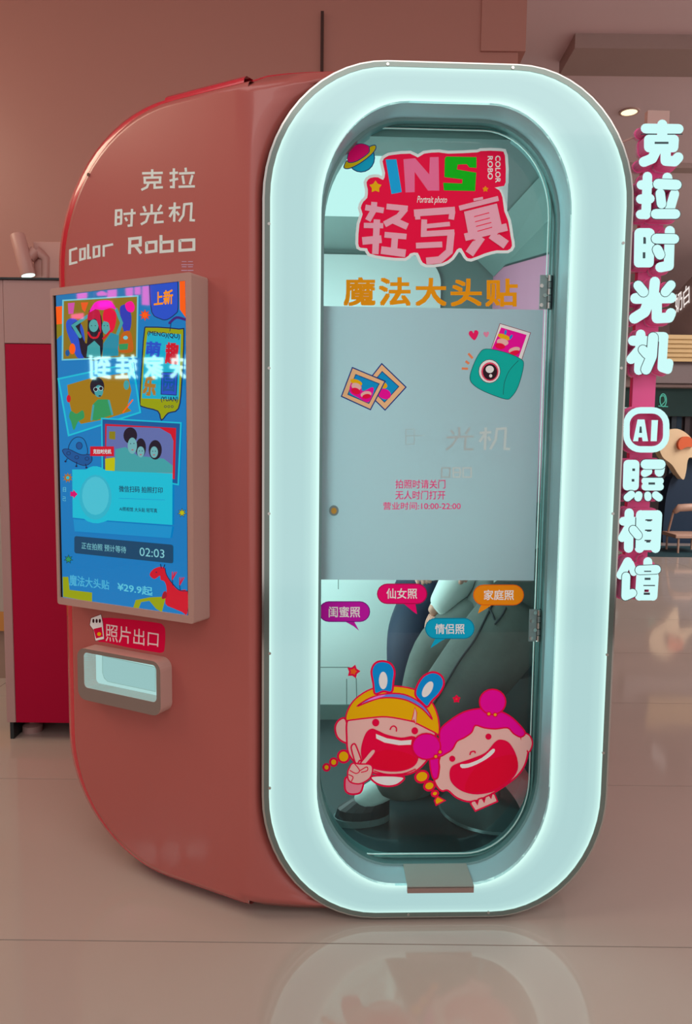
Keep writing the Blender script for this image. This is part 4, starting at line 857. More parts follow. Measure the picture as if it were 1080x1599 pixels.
for gi, gl in enumerate(glyphs):
    m_ = MB(); k = 0
    if gi == 5:
        cx, cy = 1008.8, 671.2
        Lo = [(cx+x, cy+y) for x, y in rrect(-36, 36, -35.5, 35.5, 27, 27, 6)]; Li = [(cx+x, cy+y) for x, y in rrect(-26, 26, -25.5, 25.5, 17, 17, 6)]
        uo = [NP.uv(*p) for p in Lo]; ui = [NP.uv(*p) for p in Li]
        m_.annulus(NP, uo, ui, -.034, 0, GLOW, PSs); LL, RR = ribbon(Lo, 5, True); bigr = LL if max(p[0] for p in LL) > max(p[0] for p in RR) else RR
        m_.annulus(NP, [NP.uv(*p) for p in bigr], ui, -.045, -.034, PS, RIM)
        m_.prism(NP, ui, -.045, -.036, PS)
        for pts in ([(988, 689), (995, 655), (1006, 655), (1011.5, 689), (1003, 689), (1002, 683), (996.5, 683), (996, 689)], [(1017, 656), (1027, 656), (1025, 689), (1015.5, 689)]):
            m_.prism(NP, [NP.uv(*p) for p in pts], -.034, 0, GLOW, PSs)
        m_.prism(NP, [NP.uv(*p) for p in [(998.5, 666), (1001, 666), (1001.8, 676), (997.5, 676)]], -.001, .0008, DKL)
    for pts, w, kind in gl:
        k += 1; h = k*4e-5
        f_ = lambda ww: [NP.uv(*p) for p in ribbon(pts, ww, cap='round')]
        if kind == 'd': m_.prism(NP, [NP.uv(*p) for p in ribbon(pts, w, cap='flat')], h-.001, h+.0008, DKL); continue
        segs = list(zip(pts[:-1], pts[1:])); g_ = lambda sg_, ww: [NP.uv(*p) for p in ribbon(list(sg_), ww, cap='round')]
        if kind == 'o':
            for sg_ in segs: m_.prism(NP, g_(sg_, w+2.0), h, h+.0006, DKL)
            h += .0008
        for si, sg_ in enumerate(segs):
            m_.prism(NP, g_(sg_, w), -.034, h+si*1.1e-5, GLOW, PSs)
            m_.prism(NP, g_(sg_, w+4), -.045, -.034-k*2e-5-si*5e-6, PS, RIM)
    m_.build('sign_character', sg)
for (x0, y0, x1_, y1) in ((968, 414, 986, 424), (945, 738, 972, 748)):
    a = BP.uv(x0, y1); b_ = BP.uv(x1_, y0); m_ = MB(); m_.pbox(BP, min(a[0], .735), b_[0]+.02, a[1], b_[1], -.02, -.004, PS); m_.build('bracket', sg)
m_ = MB(); m_.tube([BP.W(*BP.uv(969, 223)), BP.W(*BP.uv(1004, 208))], .003, M_WHITEPL, 8); m_.build('stay_rod', sg)
#@@INSIDE
# ================================================================== INSIDE THE BOOTH: people, stools
def skin(name, verts, edges, radii, mat_of, mats, sub=2, par=None, root=0):
    me = bpy.data.meshes.new(name); me.from_pydata([tuple(v) for v in verts], edges, [])
    o = bpy.data.objects.new(name, me); COL.objects.link(o)
    md = o.modifiers.new('s', 'SKIN'); md.use_smooth_shade = True
    for i, r_ in enumerate(radii):
        sv = me.skin_vertices[0].data[i]; sv.radius = (r_, r_) if not isinstance(r_, tuple) else r_; sv.use_root = (i == root)
    s_ = o.modifiers.new('u', 'SUBSURF'); s_.levels = sub; s_.render_levels = sub
    bpy.context.view_layer.update()
    m2 = bpy.data.meshes.new_from_object(o.evaluated_get(bpy.context.evaluated_depsgraph_get()))
    bpy.data.objects.remove(o); m2.name = name
    m2.materials.clear()
    for m in mats: m2.materials.append(m)
    for p in m2.polygons:
        c = p.center; best = min(edges, key=lambda e: segd(c, V(verts[e[0]]), V(verts[e[1]]))-.5*(rr_(radii[e[0]])+rr_(radii[e[1]])))
        p.material_index = mat_of(edges.index(best), c) ; p.use_smooth = True
    o2 = bpy.data.objects.new(name, m2); COL.objects.link(o2)
    if par is not None: parent(o2, par)
    return o2
def rr_(r_): return r_ if not isinstance(r_, tuple) else min(r_)
def segd(c, a, b):
    d = b-a; t = max(0, min(1, (c-a).dot(d)/max(1e-9, d.dot(d)))); return (c-(a+d*t)).length
JEANS = pm('grey_green_denim', (82, 92, 88), .8, noise=.28, nscale=14, bump=.3); SEAM = pm('denim_seam', (45, 52, 58), .8, noise=.2)
SKN = pm('skin', (205, 150, 130), .5, noise=.05); SHW = pm('white_jersey', (205, 220, 215), .8, noise=.08, nscale=9, bump=.2)
NAVY = pm('navy_cloth', (6, 30, 58), .7, noise=.2, nscale=10); HAIR = pm('dark_hair', (28, 22, 22), .5, noise=.3, nscale=30); SHOE = pm('black_shoe', (25, 42, 46), .45, noise=.1); SOLE = pm('shoe_sole', (95, 120, 120), .6); SOCK = pm('white_sock', (190, 215, 210), .8, noise=.1, bump=.3, nscale=20)
LIPS = pm('lips', (180, 80, 80), .5); EYEW = pm('eye_white', (225, 225, 220), .3); EYED = pm('iris', (40, 25, 20), .2)
def person(label, hip, top, sh_w, legs, arms, facing, trousers, shirt, shoes=True, body_r=1.0):
    """hip: pelvis centre; top: neck base; legs/arms: lists of joint tuples (left, right)"""
    base = V((hip.x, hip.y, .086)); root = empty('person', base, label, 'person')
    up = (top-hip).normalized(); sd = facing.cross(V((0, 0, 1))).normalized()
    chest = hip.lerp(top, .68); vs = [hip, hip.lerp(top, .35), chest, top, top+up*.06, top+up*.12+facing*.01, top+up*.21+facing*.015, top+up*.27]
    ed = [(0, 1), (1, 2), (2, 3), (3, 4), (4, 5), (5, 6), (6, 7)]; ra = [(.13, .12), (.115, .105), (.14, .11), .07, .05, .062, .088, .06]
    mt = ['t', 's', 's', 's', 'k', 'k', 'k']
    for sgn, (k_, a_, t_) in zip((1, -1), legs):
        i = len(vs); h_ = hip + sd*sgn*.09 - V((0, 0, .02)); vs += [h_, k_, k_.lerp(a_, .4), a_, t_]
        ra += [.10, .075, .068, .036, .022]; ed += [(0, i), (i, i+1), (i+1, i+2), (i+2, i+3), (i+3, i+4)]; mt += ['t', 't', 't', 'k', 'k']
    hands = []
    for sgn, (e_, w_, hd) in zip((1, -1), arms):
        i = len(vs); s_ = chest.lerp(top, .75) + sd*sgn*sh_w; vs += [s_, e_, w_, w_.lerp(hd, .55)]
        ra += [.062, .052, .030, (.034, .018)]; ed += [(2, i), (i, i+1), (i+1, i+2), (i+2, i+3)]; mt += ['s', 's', 's', 'k']; hands.append((w_, hd, sgn))
    key = {'s': 0, 't': 1, 'k': 2}
    body = skin('body', vs, ed, ra, lambda ei, c: key[mt[ei]], [shirt, trousers, SKN], 2, root)
    # fingers: five separate chains rooted in the palm
    fv, fe, fr = [], [], []
    for w_, hd, sgn in hands:
        d = (hd-w_).normalized(); ac = d.cross(V((0, 0, 1))); ac = ac.normalized() if ac.length > .1 else sd; dn = d.cross(ac).normalized()
        if dn.z > 0: dn = -dn
        L_h = (hd-w_).length; pal = w_.lerp(hd, .5)
        for k, (off, ln) in enumerate(((-.027, .062), (-.009, .075), (.009, .080), (.026, .070))):
            r0 = pal + ac*off; i = len(fv); fv += [r0, r0+d*.035, r0+d*(.035+ln*.45)+dn*.012, r0+d*(.035+ln*.75)+dn*.035]; fr += [.010, .0095, .009, .0075]; fe += [(i, i+1), (i+1, i+2), (i+2, i+3)]
        i = len(fv); r0 = w_.lerp(hd, .28); fv += [r0 + ac*.018, r0 + ac*.045 + d*.02 + dn*.008, r0 + ac*.055 + d*.05 + dn*.015]; fr += [.012, .011, .009]; fe += [(i, i+1), (i+1, i+2)]
    # each chain skinned on its own, then merged into the body mesh
    bm = bmesh.new(); bm.from_mesh(body.data)
    comp = []; seen = set()
    for i in range(len(fv)):
        if i in seen: continue
        grp = [i]; j = i
        while any(e[0] == j for e in fe): j = [e[1] for e in fe if e[0] == j][0]; grp.append(j)
        seen |= set(grp); comp.append(grp)
    for grp in comp:
        t_ = skin('finger', [fv[g] for g in grp], [(a, a+1) for a in range(len(grp)-1)], [fr[g] for g in grp], lambda ei, c: 0, [SKN], 1)
        nb = len(bm.faces); bm.from_mesh(t_.data); bm.faces.ensure_lookup_table()
        for f in bm.faces[nb:]: f.material_index = 2; f.smooth = True
        bpy.data.objects.remove(t_)
    bm.to_mesh(body.data); bm.free()
    # head details
    hc = top+up*.20+facing*.015
    hb = MB()
    def sph(c, rx, ry, rz, mat, bmv, cut=None, n=14):
        vs_ = []; fs_ = []
        for a in range(n//2+1):
            for b__ in range(n):
                th = pi*a/(n//2); ph = 2*pi*b__/n; vs_.append(c + sd*(rx*sin(th)*cos(ph)) + facing*(ry*sin(th)*sin(ph)) + up*(rz*cos(th)))
        for a in range(n//2):
            for b__ in range(n): fs_.append([a*n+b__, a*n+(b__+1) % n, (a+1)*n+(b__+1) % n, (a+1)*n+b__])
        bmv.add(vs_, fs_, mat)
    sph(hc - facing*.025 + up*.03, .092, .095, .105, HAIR, hb); sph(hc - facing*.06 - up*.05, .075, .05, .12, HAIR, hb)
    hb.build('hair', root, smooth=True, weld=True)
    for s_ in (-1, 1):
        f_ = MB(); sph(hc + facing*.080 + sd*s_*.030 + up*.0, .012, .008, .008, EYEW, f_, n=10); sph(hc + facing*.0845 + sd*s_*.030, .006, .005, .006, EYED, f_, n=8); f_.build('eye', root, smooth=True)
        f_ = MB(); sph(hc + sd*s_*.085 - up*.01, .01, .02, .028, SKN, f_, n=10); f_.build('ear', root, smooth=True, weld=True)
    f_ = MB(); sph(hc + facing*.092 - up*.03, .012, .014, .02, SKN, f_, n=10); f_.build('nose', root, smooth=True, weld=True)
    f_ = MB(); sph(hc + facing*.082 - up*.062, .022, .008, .007, LIPS, f_, n=10); f_.build('mouth', root, smooth=True, weld=True)
    return root, body
def loose(name, pts, rad, mat, par, sub=2):
    return skin(name, pts, [(i, i+1) for i in range(len(pts)-1)], rad, lambda ei, c: 0, [mat], sub, par)
def shoe(par, ankle, toe, w=.045):
    d = (toe-ankle); d.z = 0; d.normalize(); s_ = V((-d.y, d.x, 0)); zf = .086
    for nm, zs, mat, sc in (('shoe_sole', (zf, zf+.022), SOLE, 1.06), ('shoe', (zf+.022, zf+.05, zf+.078, zf+.10), SHOE, 1.0)):
        m = MB(); prof = []
        for zi, z in enumerate(zs):
            k = 1 if nm == 'shoe_sole' else (1, .97, .80, .55)[zi]; Lf = .135 if nm == 'shoe_sole' else (.13, .12, .075, .03)[zi]
            ring_ = [ankle + d*(-.06 + (Lf+.06)*(.5-.5*cos(t)))*1 + s_*(w*sc*k*sin(t)*(1+.15*(.5-.5*cos(t)))) for t in [2*pi*i/18 for i in range(18)]]
            prof.append([V((p.x, p.y, z)) for p in ring_])
        vs_ = [p for r_ in prof for p in r_]; n_ = 18
        m.add(vs_, [[k*n_+i, k*n_+(i+1) % n_, (k+1)*n_+(i+1) % n_, (k+1)*n_+i] for k in range(len(prof)-1) for i in range(n_)] + [list(range(n_)), [(len(prof)-1)*n_+i for i in range(n_)]], mat)
        m.build(nm, par, smooth=False)
# person in jeans, facing left
hipA = atY(798, 950, 2.47); kn = atY(706, 1092, 2.34); an = atY(607, 1232, 2.42); tn = atY(548, 1262, 2.40)
kf = atY(674, 1018, 2.64); af = atY(650, 1175, 2.62); tf = atY(610, 1195, 2.60)
topA = hipA + V((-.06, .0, .50))
fA = V((-1, -.15, 0)).normalized()
pA, bA = person('person in loose grey jeans seated at the right inside the booth', hipA, topA, .17, ((kf, af, tf), (kn, an, tn)) if fA.cross(V((0, 0, 1))).y > 0 else ((kn, an, tn), (kf, af, tf)),
    ((atY(745, 860, 2.68), atY(690, 935, 2.66), atY(664, 985, 2.65)), (atY(800, 840, 2.30), atY(770, 880, 2.34), atY(735, 890, 2.38))), fA, JEANS, SHW)
hn = hipA + V((-.02, -.10, -.03)); hf = hipA + V((0, .10, -.02))
j1 = loose('trouser_leg', [hn+V((.05, 0, .08)), hn, hn.lerp(kn, .5), kn, kn.lerp(an, .5), an+V((.035, 0, .05)), an+V((.04, 0, -.025))], [.12, .14, .135, .122, .115, .105, .095], JEANS, pA)
j2 = loose('trouser_leg', [hf, hf.lerp(kf, .5), kf, kf.lerp(af, .5), af+V((.01, 0, .06))], [.13, .13, .10, .10, .095], JEANS, pA)
# outseam along the near leg
sm = MB(); pts = [atY(x, y, 2.25) for x, y in ((762, 948), (748, 985), (725, 1020), (700, 1055), (678, 1095))]
def onleg(p):
    # push the seam point onto the trouser surface along the view ray
    hit_, loc, nrm, idx = j1.ray_cast(CP, (p-CP).normalized()); return loc - (p-CP).normalized()*.004 if hit_ else None
sp = [onleg(atY(x, y, 2.3)) for x, y in cat([(770, 940), (758, 965), (740, 1000), (718, 1030), (700, 1060), (676, 1100), (650, 1140)], False, 4)]
sp = [p for p in sp if p]
if len(sp) > 3: sm.tube(sp, .0035, SEAM, 6); sm.build('outseam', pA)
p1_ = [onleg(atY(x, y, 2.3)) for x, y in cat([(762, 948), (768, 958), (772, 968)], False, 3)]; p1_ = [p for p in p1_ if p]
p2_ = [onleg(atY(x, y, 2.3)) for x, y in cat([(790, 948), (784, 960), (772, 975)], False, 3)]; p2_ = [p for p in p2_ if p]
if len(p1_) > 2 and len(p2_) > 2: q_ = MB(); q_.tube(p1_, .003, SEAM, 6); q_.tube(p2_, .003, SEAM, 6); q_.build('pocket_stitching', pA)
loose('sock', [an+V((0, 0, .06)), an+V((0, 0, .01)), an.lerp(tn, .5)+V((0, 0, .012)), tn+V((.01, 0, .012))], [.056, .052, .044, .032], SOCK, pA)
shoe(pA, V((an.x-.055, an.y, 0)), V((tn.x-.03, tn.y, 0))); shoe(pA, V((af.x, af.y, 0)), V((tf.x, tf.y, 0)))
# loose sleeve with cuff
loose('sleeve', [atY(745, 850, 2.64), atY(722, 905, 2.62), atY(692, 945, 2.62), atY(680, 955, 2.62)], [.085, .082, .060, .045], SHW, pA)
# second person behind, navy trousers and pale top
hipB = atY(668, 925, 3.10); kB = atY(640, 985, 2.86); aB = atY(640, 1130, 2.90); tB = atY(610, 1150, 2.80)
kB2 = atY(668, 985, 3.12); aB2 = atY(680, 1110, 3.14); tB2 = atY(650, 1125, 3.10)
fB = V((-.8, -.6, 0)).normalized()
pB, bB = person('person in navy trousers and pale top seated at the rear inside the booth', hipB, hipB+V((-.02, 0, .50)), .16, ((kB2, aB2, tB2), (kB, aB, tB)),
    ((atY(720, 850, 3.12), atY(700, 930, 3.05), atY(690, 960, 3.0)), (atY(640, 840, 2.95), atY(640, 890, 2.88), atY(655, 895, 2.80))), fB, NAVY, SHW)
loose('trouser_leg', [hipB+V((0, 0, -.04)), kB+V((.01, 0, -.02)), kB.lerp(aB, .4), kB.lerp(aB, .8)], [.13, .115, .10, .085], NAVY, pB)
loose('trouser_leg', [hipB+V((.03, 0, -.04)), kB2, kB2.lerp(aB2, .8)], [.12, .10, .08], NAVY, pB)
loose('shirt_hem', [hipB+V((0, 0, .22)), hipB+V((0, 0, .10)), hipB+V((0, 0, .05))], [.13, .14, .14], SHW, pB)
shoe(pB, V((aB.x, aB.y, 0)), V((tB.x, tB.y, 0))); shoe(pB, V((aB2.x, aB2.y, 0)), V((tB2.x, tB2.y, 0)))
# stools
STM = pm('stool_vinyl', (40, 66, 70), .3, noise=.1, nscale=6)
def lathe(m, c, prof, mat, n=36):
    vs_ = [V((c.x+r_*cos(2*pi*k/n), c.y+r_*sin(2*pi*k/n), z)) for r_, z in prof for k in range(n)]
    m.add(vs_, [[i*n+k, i*n+(k+1) % n, (i+1)*n+(k+1) % n, (i+1)*n+k] for i in range(len(prof)-1) for k in range(n)], mat)
def stool(c, lab, seat_z, R=.19):
    t = empty('stool', (c.x, c.y, .086), lab, 'stool')
    m = MB(); lathe(m, c, [(0, seat_z-.06), (R-.01, seat_z-.06), (R, seat_z-.045), (R, seat_z-.015), (R-.015, seat_z), (0, seat_z)], STM); smooth_angle(m.build('seat', t, weld=True), 40)
    m = MB(); lathe(m, c, [(.028, .10), (.028, seat_z-.06)], M_STEEL); m.build('column', t, smooth=True)
    m = MB(); lathe(m, c, [(0, .0855), (R+.035, .0855), (R+.04, .092), (R+.035, .10), (.06, .112), (.03, .125), (0, .125)], pm('stool_base', (70, 100, 100), .3, metal=.3)); smooth_angle(m.build('base', t, weld=True), 40)
    return t
cA = V((hipA.x-.04, hipA.y+.03, 0)); stool(cA, 'dark round pedestal stool under the person in grey jeans', hipA.z-.155, .145)
cB = V((hipB.x+.03, hipB.y+.02, 0)); stool(cB, 'dark round pedestal stool under the person in navy trousers', hipB.z-.16, .16)
#@@MALL
# ================================================================== MALL THINGS
# crimson kiosk at left
KY = 3.26; kx0 = atY(5, 800, KY).x; kx1 = kx0+1.15
def kx(px, py): return atY(px, py, KY)
CRM = pm('crimson_panel', (168, 0, 52), .5, noise=.05, nscale=3, spec=.15); PAN = pm('pale_pink_panel', (170, 138, 134), .45, noise=.04, nscale=4)
ki = empty('kiosk', (kx0+.5, KY+.4, 0), 'crimson and pale pink kiosk standing on levelling feet behind the booth', 'kiosk')
zt_ = kx(40, 437).z; zc_ = kx(40, 537).z; zb_ = kx(60, 1129).z
xl = (kx(8, 545).x+kx(24, 1128).x)/2; xr = -1.03
m_ = MB(); m_.box((xl-.042, KY+.002, zb_-.0), (xl-.001, KY+.6, zt_), PAN); m_.build('side_frame', ki, bevel=.003)
m_ = MB(); m_.box((xl, KY-.0, zc_+.002), (xr, KY+.6, zt_), PAN); o = m_.build('upper_panel', ki, bevel=.003); o['label'] = 'pale pink upper panel'
m_ = MB(); m_.box((xl, KY+.002, zb_), (xr, KY+.6, zc_), CRM); o = m_.build('front_panel', ki, bevel=.003); o['label'] = 'crimson front panel'
m_ = MB(); m_.box((xl-.042, KY-.01, zt_), (xr, KY+.6, zt_+.008), M_DARK); m_.build('top_edge', ki)
for px in (51,):
    c = atY(px, 1140, KY+.12); c.z = 0
    for dx in (0,):
        m_ = MB(); q_ = V((c.x+dx, c.y, 0))
        lathe(m_, q_, [(0, 0), (.045, 0), (.045, .03), (.03, .038), (.014, .04), (.014, zb_), (0, zb_)], PAN, 20); smooth_angle(m_.build('levelling_foot', ki, weld=True))
m_ = MB(); m_.box((xl+.02, KY+.24, 0), (xr, KY+.5, zb_), M_DARK); m_.build('rear_plinth', ki)
m_ = MB(); m_.box((xl-.036, KY+.02, 0), (xl-.02, KY+.3, zb_), M_DARK); m_.build('side_plinth', ki)
for px, py in ((12, 451), (9, 503)):
    c = kx(px, py); 
# things at the far left edge: low white counter with an ochre band
cn = empty('counter', (-3.3, 5.0-.9, 0), 'pale counter with an ochre base band beyond the kiosk', 'counter')
YL = 4.1; x_r = atY(7, 900, YL).x + .02
zc0 = atY(3, 955, YL).z; zc1 = atY(3, 985, YL).z
m_ = MB(); m_.box((x_r-1.1, YL, zc0), (x_r+.04, YL+.35, atY(3, 800, YL).z), pm('counter_white', (170, 160, 150), .4, noise=.05)); m_.build('body', cn)
m_ = MB(); m_.box((x_r-1.1, YL-.005, zc1), (x_r+.045, YL+.35, zc0), pm('counter_ochre', (190, 130, 60), .5, noise=.1)); m_.build('base_band', cn)
m_ = MB(); m_.box((x_r-1.05, YL+.05, 0), (x_r-.02, YL+.33, zc1), pm('counter_plinth', (150, 125, 110), .5)); m_.build('plinth', cn)
# spotlight
SY = 3.55; sA = atY(27, 366, SY); sB = atY(44, 430, SY)
sp_ = empty('spotlight', (sB.x+.1, SY+.1, sB.z), 'pinkish white tilted spotlight above the crimson kiosk', 'spotlight')
SPM = pm('spotlight_white', (196, 150, 140), .4, noise=.03)
ax = (sB-sA).normalized(); m_ = MB(); m_.tube([sA, sA+ax*.006, sB-ax*.004, sB], [.030, .034, .034, .033], SPM, 20); smooth_angle(m_.build('lamp_head', sp_))
m_ = MB(); m_.tube([sB-ax*.001, sB+ax*.003], [.030, .030], em('spot_lens', (225, 255, 245), 1.5), 20); m_.build('lens', sp_)
jt = atY(56, 392, SY+.03); m_ = MB(); m_.tube([sA.lerp(sB, .55)+V((.02, .02, 0)), jt], [.026, .028], SPM, 12); m_.tube([jt, atY(72, 404, SY+.05), atY(72, 436, SY+.05)], [.026, .024, .022], SPM, 12); smooth_angle(m_.build('yoke', sp_))
m_ = MB(); a = atY(66, 385, SY+.05); m_.box((a.x-.04, SY+.04, a.z-.16), (a.x+.10, YB, a.z+.02), SPM); m_.build('wall_bracket', sp_, bevel=.004)
# downlights
def downlight(px, py, lab, r=.07, par=None):
    c = atZ(px, py, 4.3-.004); t = empty('downlight', (c.x, c.y, 4.29), lab, 'downlight')
    n = 24; m = MB(); rg = [(r*1.25, 4.3), (r*1.25, 4.292), (r, 4.29), (r, 4.299)]; lathe(m, c, rg, M_WHITEPL, n); m.build('trim_ring', t)
    m = MB(); lathe(m, c, [(0, 4.2945), (r*.98, 4.2945)], em('warm_lamp', (255, 240, 190), 1.6), n); m.build('lamp', t)
    return t
downlight(982, 175, 'warm round downlight in the ceiling left of the vertical sign')
# far cafe front
CY_ = 15.0
cf = empty('cafe', (atY(1100, 800, CY_).x, CY_+.2, 0), 'dark cafe front with a green fascia far behind the vertical sign', 'shopfront')
a = atY(900, 605, CY_); b_ = atY(1150, 651, CY_)
m_ = MB(); m_.box((a.x, CY_, b_.z), (b_.x+2, CY_+.15, a.z), pm('fascia_green', (30, 78, 76), .5, noise=.1)); m_.build('fascia', cf)
m_ = MB(); m_.box((a.x, CY_+.3, 0), (b_.x+2, CY_+.5, b_.z), pm('cafe_dark', (74, 62, 66), .6, noise=.25, nscale=2)); m_.build('rear_wall', cf)
XP = Plane((0, CY_-.02, 0), 0.0)
m_ = MB(); m_.text(XP, 'COFFEE', [(930, 634), (979, 636), (979, 646), (930, 644)], em('fascia_letter_light', (205, 225, 220), .8), .015); m_.build('fascia_lettering', cf)
m_ = MB(); EMB = em('emblem_light', (90, 185, 160), .8); m_.both(XP, ell(1035, 625, 5, 10), pm('emblem_green', (20, 90, 75), .5), 1.6, EMB); m_.line(XP, cat([(1030, 620), (1036, 618), (1038, 626), (1033, 632)], False), 1.4, EMB); m_.line(XP, [(1028, 634), (1042, 635)], 1.4, EMB); m_.build('round_emblem', cf)
for i, (px, cc) in enumerate(((1052, (62, 78, 90)), (1060, (15, 60, 85)), (1073, (90, 78, 84)), (960, (50, 66, 66)), (1090, (40, 60, 70)))):
    p_ = atY(px, 660, CY_+.2); m_ = MB(); m_.box((p_.x-.05, CY_+.2, 0), (p_.x+.05, CY_+.3, b_.z), pm('cafe_post_%d' % i, cc, .5)); m_.build('cafe_post', cf)
m_ = MB(); s0 = atY(900, 585, CY_-.6); m_.box((a.x, CY_-.8, s0.z), (b_.x+2, CY_+.2, s0.z+2.0), pm('soffit', (150, 124, 122), .5, noise=.04)); m_.box((a.x, CY_-.3, a.z), (b_.x+2, CY_+.2, s0.z), pm('soffit_edge', (185, 160, 155), .5)); m_.build('soffit', cf)
# nearer shop fascia with two white characters and slatted canopy
NY = 11.8
sf = empty('shop_fascia', (atY(1075, 500, NY).x+.5, NY, 0), 'grey brown shop fascia with white characters and cream slats, right edge', 'shopfront')
fpl = Plane((atY(1046, 500, NY).x, NY, 0), -50.0)
m_ = MB(); m_.prism(fpl, [fpl.uv(*p) for p in [(1046, 545), (1044, 470), (1110, 400), (1110, 500)]], -.05, 0, pm('fascia_brown', (134, 112, 106), .5, noise=.05)); m_.build('fascia_board', sf)
for ch, q in (('奶', [(1054, 462), (1066, 451), (1066, 483), (1055, 491)]), ('白', [(1067, 452), (1077, 441), (1077, 473), (1068, 481)])):
    m_ = MB(); m_.text(fpl, ch, q, em('shop_letter_light', (235, 225, 220), 1.1), .01, h=.02); m_.build('shop_character', sf)
m_ = MB(); CRS = pm('cream_slat', (222, 190, 130), .5, noise=.06)
for i in range(6):
    y0 = 523+i*7; a1 = atY(1038, y0+6, NY-.3+i*.05); a2 = atY(1120, y0, NY-.3+i*.05)
    m_ = MB(); m_.box((a1.x, NY-.3+i*.05, a1.z), (a2.x, NY-.25+i*.05, a1.z+.062), CRS); m_.build('slat', sf)
m_ = MB(); a1 = atY(985, 600, NY+.4); a2 = atY(1120, 561, NY+.4); m_.box((a1.x, NY+.1, a1.z), (a2.x+.5, NY+.4, a2.z), pm('canopy_edge', (120, 104, 104), .5)); m_.build('canopy_board', sf)
# cream and navy sculpture
YS = 10.6
sc_ = atY(1062, 720, YS); scu = empty('sculpture', (atY(1065, 850, YS).x, YS, 0), 'cream leaf-shaped sculpture with an orange disc over a navy body, right edge', 'sculpture')
SPl = Plane((0, YS, 0), 0.0)
CRE = pm('cream_foam', (225, 200, 160), .6, noise=.04); OD = pm('orange_foam', (215, 95, 45), .5); NVB = pm('navy_foam', (0, 40, 68), .6, noise=.1)
def slab(nm, pts, h0, h1, mat):
    m = MB(); m.prism(SPl, [SPl.uv(*p) for p in cat(pts, True, 4)], h0, h1, mat, back=True); return m.build(nm, scu, bevel=.01)
slab('head', [(1020, 690), (1030, 675), (1048, 670), (1066, 680), (1080, 700), (1095, 720), (1080, 716), (1066, 715), (1062, 735), (1058, 748), (1050, 740), (1040, 725), (1025, 712)], 0, .18, CRE)
slab('cheek_disc', [(1046+1, 693), (1052, 684), (1062, 682), (1070, 688), (1071, 697), (1060, 698), (1050, 702)], .18, .24, OD)
slab('torso', [(1062, 735), (1064, 712), (1075, 705), (1095, 712), (1100, 800), (1095, 850), (1050, 855), (1034, 850), (1036, 800), (1040, 770), (1048, 745)], -.2, .02, NVB)
m_ = MB(); f0 = atY(1050, 850, YS); m_.box((f0.x-.1, YS-.05, 0), (f0.x+.45, YS+.2, f0.z+.03), NVB); m_.build('foot', scu)
# cafe chair
chx = atZ(1074, 862, 0.0); CT = pm('chair_beige', (190, 155, 135), .5, noise=.05)
ch = empty('cafe_chair', (chx.x, chx.y, 0), 'beige cafe chair beside the navy sculpture, right edge', 'chair')
YC = chx.y; bk_ = atY(1062, 800, YC); m_ = MB(); pts = [atY(x, y, YC) for x, y in ((1052, 800), (1060, 793), (1080, 792), (1095, 800))]
m_.tube(pts, [.03, .05, .05, .04], CT, 10); m_.build('backrest', ch, smooth=True)
s0 = atY(1046, 838, YC).z; m_ = MB(); m_.box((atY(1044, 838, YC).x, YC-.2, s0), (atY(1095, 838, YC).x, YC+.22, s0+.05), CT); m_.build('seat', ch, bevel=.01)
for dx, dy in ((.05, -.17), (.38, -.17), (.05, .17), (.38, .17)):
    bx = atY(1044, 838, YC).x+dx; m_ = MB(); m_.tube([(bx, YC+dy, 0), (bx, YC+dy, s0)], .014, CT, 8); m_.build('leg', ch)
for dx in (.05, .40):
    bx = atY(1044, 838, YC).x+dx; m_ = MB(); m_.tube([(bx, YC+.17, s0), (bx, YC+.02, bk_.z)], .014, CT, 8); m_.build('back_post', ch)
mt_ = MB(); c0 = atZ(1040, 868); mt_.box((c0.x-.4, c0.y-.1, .0005), (c0.x+1.2, c0.y+.9, .01), pm('floor_mat_teal', (20, 62, 70), .7, noise=.2)); o = mt_.build('floor_mat'); tag(o, 'dark teal floor mat in front of the far cafe', 'mat')
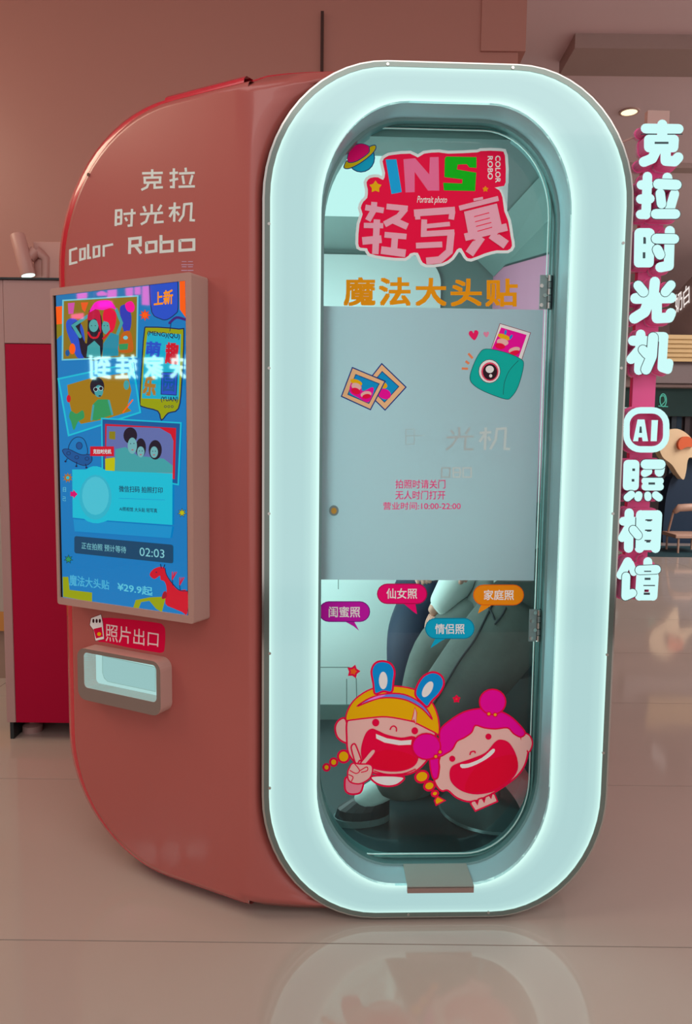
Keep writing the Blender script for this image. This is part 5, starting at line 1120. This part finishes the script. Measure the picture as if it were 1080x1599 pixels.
# neon shop sign across the walkway (seen mirrored in the display glass)
n_ = SP.n
def mir(px, py, dist):
    u, z = GP.uv(px, py); p = GP.W(u, z); d = (p-CP).normalized(); r_ = d - n_*2*d.dot(n_); return p, r_
pc, rc = mir(215, 575, 0); DM = 3.6
cen = pc + rc*DM
ndir = -rc; ndir.z = 0; ndir.normalize()                 # sign faces the booth
ee = V((0, 0, 1)).cross(ndir).normalized()               # reading direction when looking at its face
m_ = MB(); NE = em('neon_letter_light', (190, 250, 245), 22)
class PF:
    def __init__(s): s.P = cen; s.e = ee; s.n = ndir
    def W(s, u, z, h=0): return s.P + s.e*u + V((0, 0, z)) + s.n*h
    def uv(s, px, py):
        p, r_ = mir(px, py, 0); t = (s.P-p).dot(s.n)/r_.dot(s.n); q = p + r_*t - s.P; return (q.dot(s.e), q.z)
pf = PF()
ns = empty('shop_sign', (cen.x, cen.y, 0), 'white lit shop sign facing the booth from across the walkway', 'sign')
KN = (130, 530, 6.0)
for ch_, q in (('到', [(60, 150), (262, 150), (262, 378), (68, 378)]), ('娃', [(302, 145), (505, 145), (508, 372), (302, 378)]), ('家', [(560, 150), (762, 150), (745, 372), (575, 372)]), ('快', [(805, 140), (1020, 145), (1020, 370), (815, 365)])):
    Q = T(KN, q); Q = [Q[1], Q[0], Q[3], Q[2]]            # mirrored
    m_ = MB(); m_.text(pf, ch_, Q, NE, .03, h=.01); m_.build('sign_character', ns)
PKN = em('pink_neon_light', (255, 30, 160), 14)
for q in ([(190, 132), (265, 122), (262, 168), (192, 176)], [(335, 135), (370, 115), (410, 135), (405, 148), (338, 150)], [(415, 110), (480, 104), (480, 160), (412, 165)], [(545, 95), (600, 90), (598, 155), (548, 150)], [(612, 88), (655, 84), (655, 140), (612, 142)], [(668, 82), (716, 78), (720, 220), (665, 215)], [(350, 200), (450, 190), (455, 230), (350, 235)], [(150, 290), (240, 280), (240, 320), (150, 318)]):
    m_ = MB(); m_.prism(pf, [pf.uv(*p) for p in T((80, 430, 4.696), q)], 0, .02, PKN); m_.build('pink_tile', ns)
bo = MB(); us = [pf.uv(*p) for p in T(KN, [(40, 120), (1080, 120), (1080, 400), (40, 400)])]
uu = [q[0] for q in us]; zz_ = [q[1] for q in us]
bo.prism(pf, [(min(uu), min(zz_)), (max(uu), min(zz_)), (max(uu), max(zz_)), (min(uu), max(zz_))], -.05, 0, pm('sign_board_dark', (40, 34, 34), .7), back=True); bo.build('backboard', ns)
for sx in (min(uu)+.05, max(uu)-.05):
    p_ = pf.W(sx, 0, -.03); m_ = MB(); m_.tube([(p_.x, p_.y, p_.z), (p_.x, p_.y, 4.3)], .012, M_STEEL, 8); m_.build('hanger', ns)
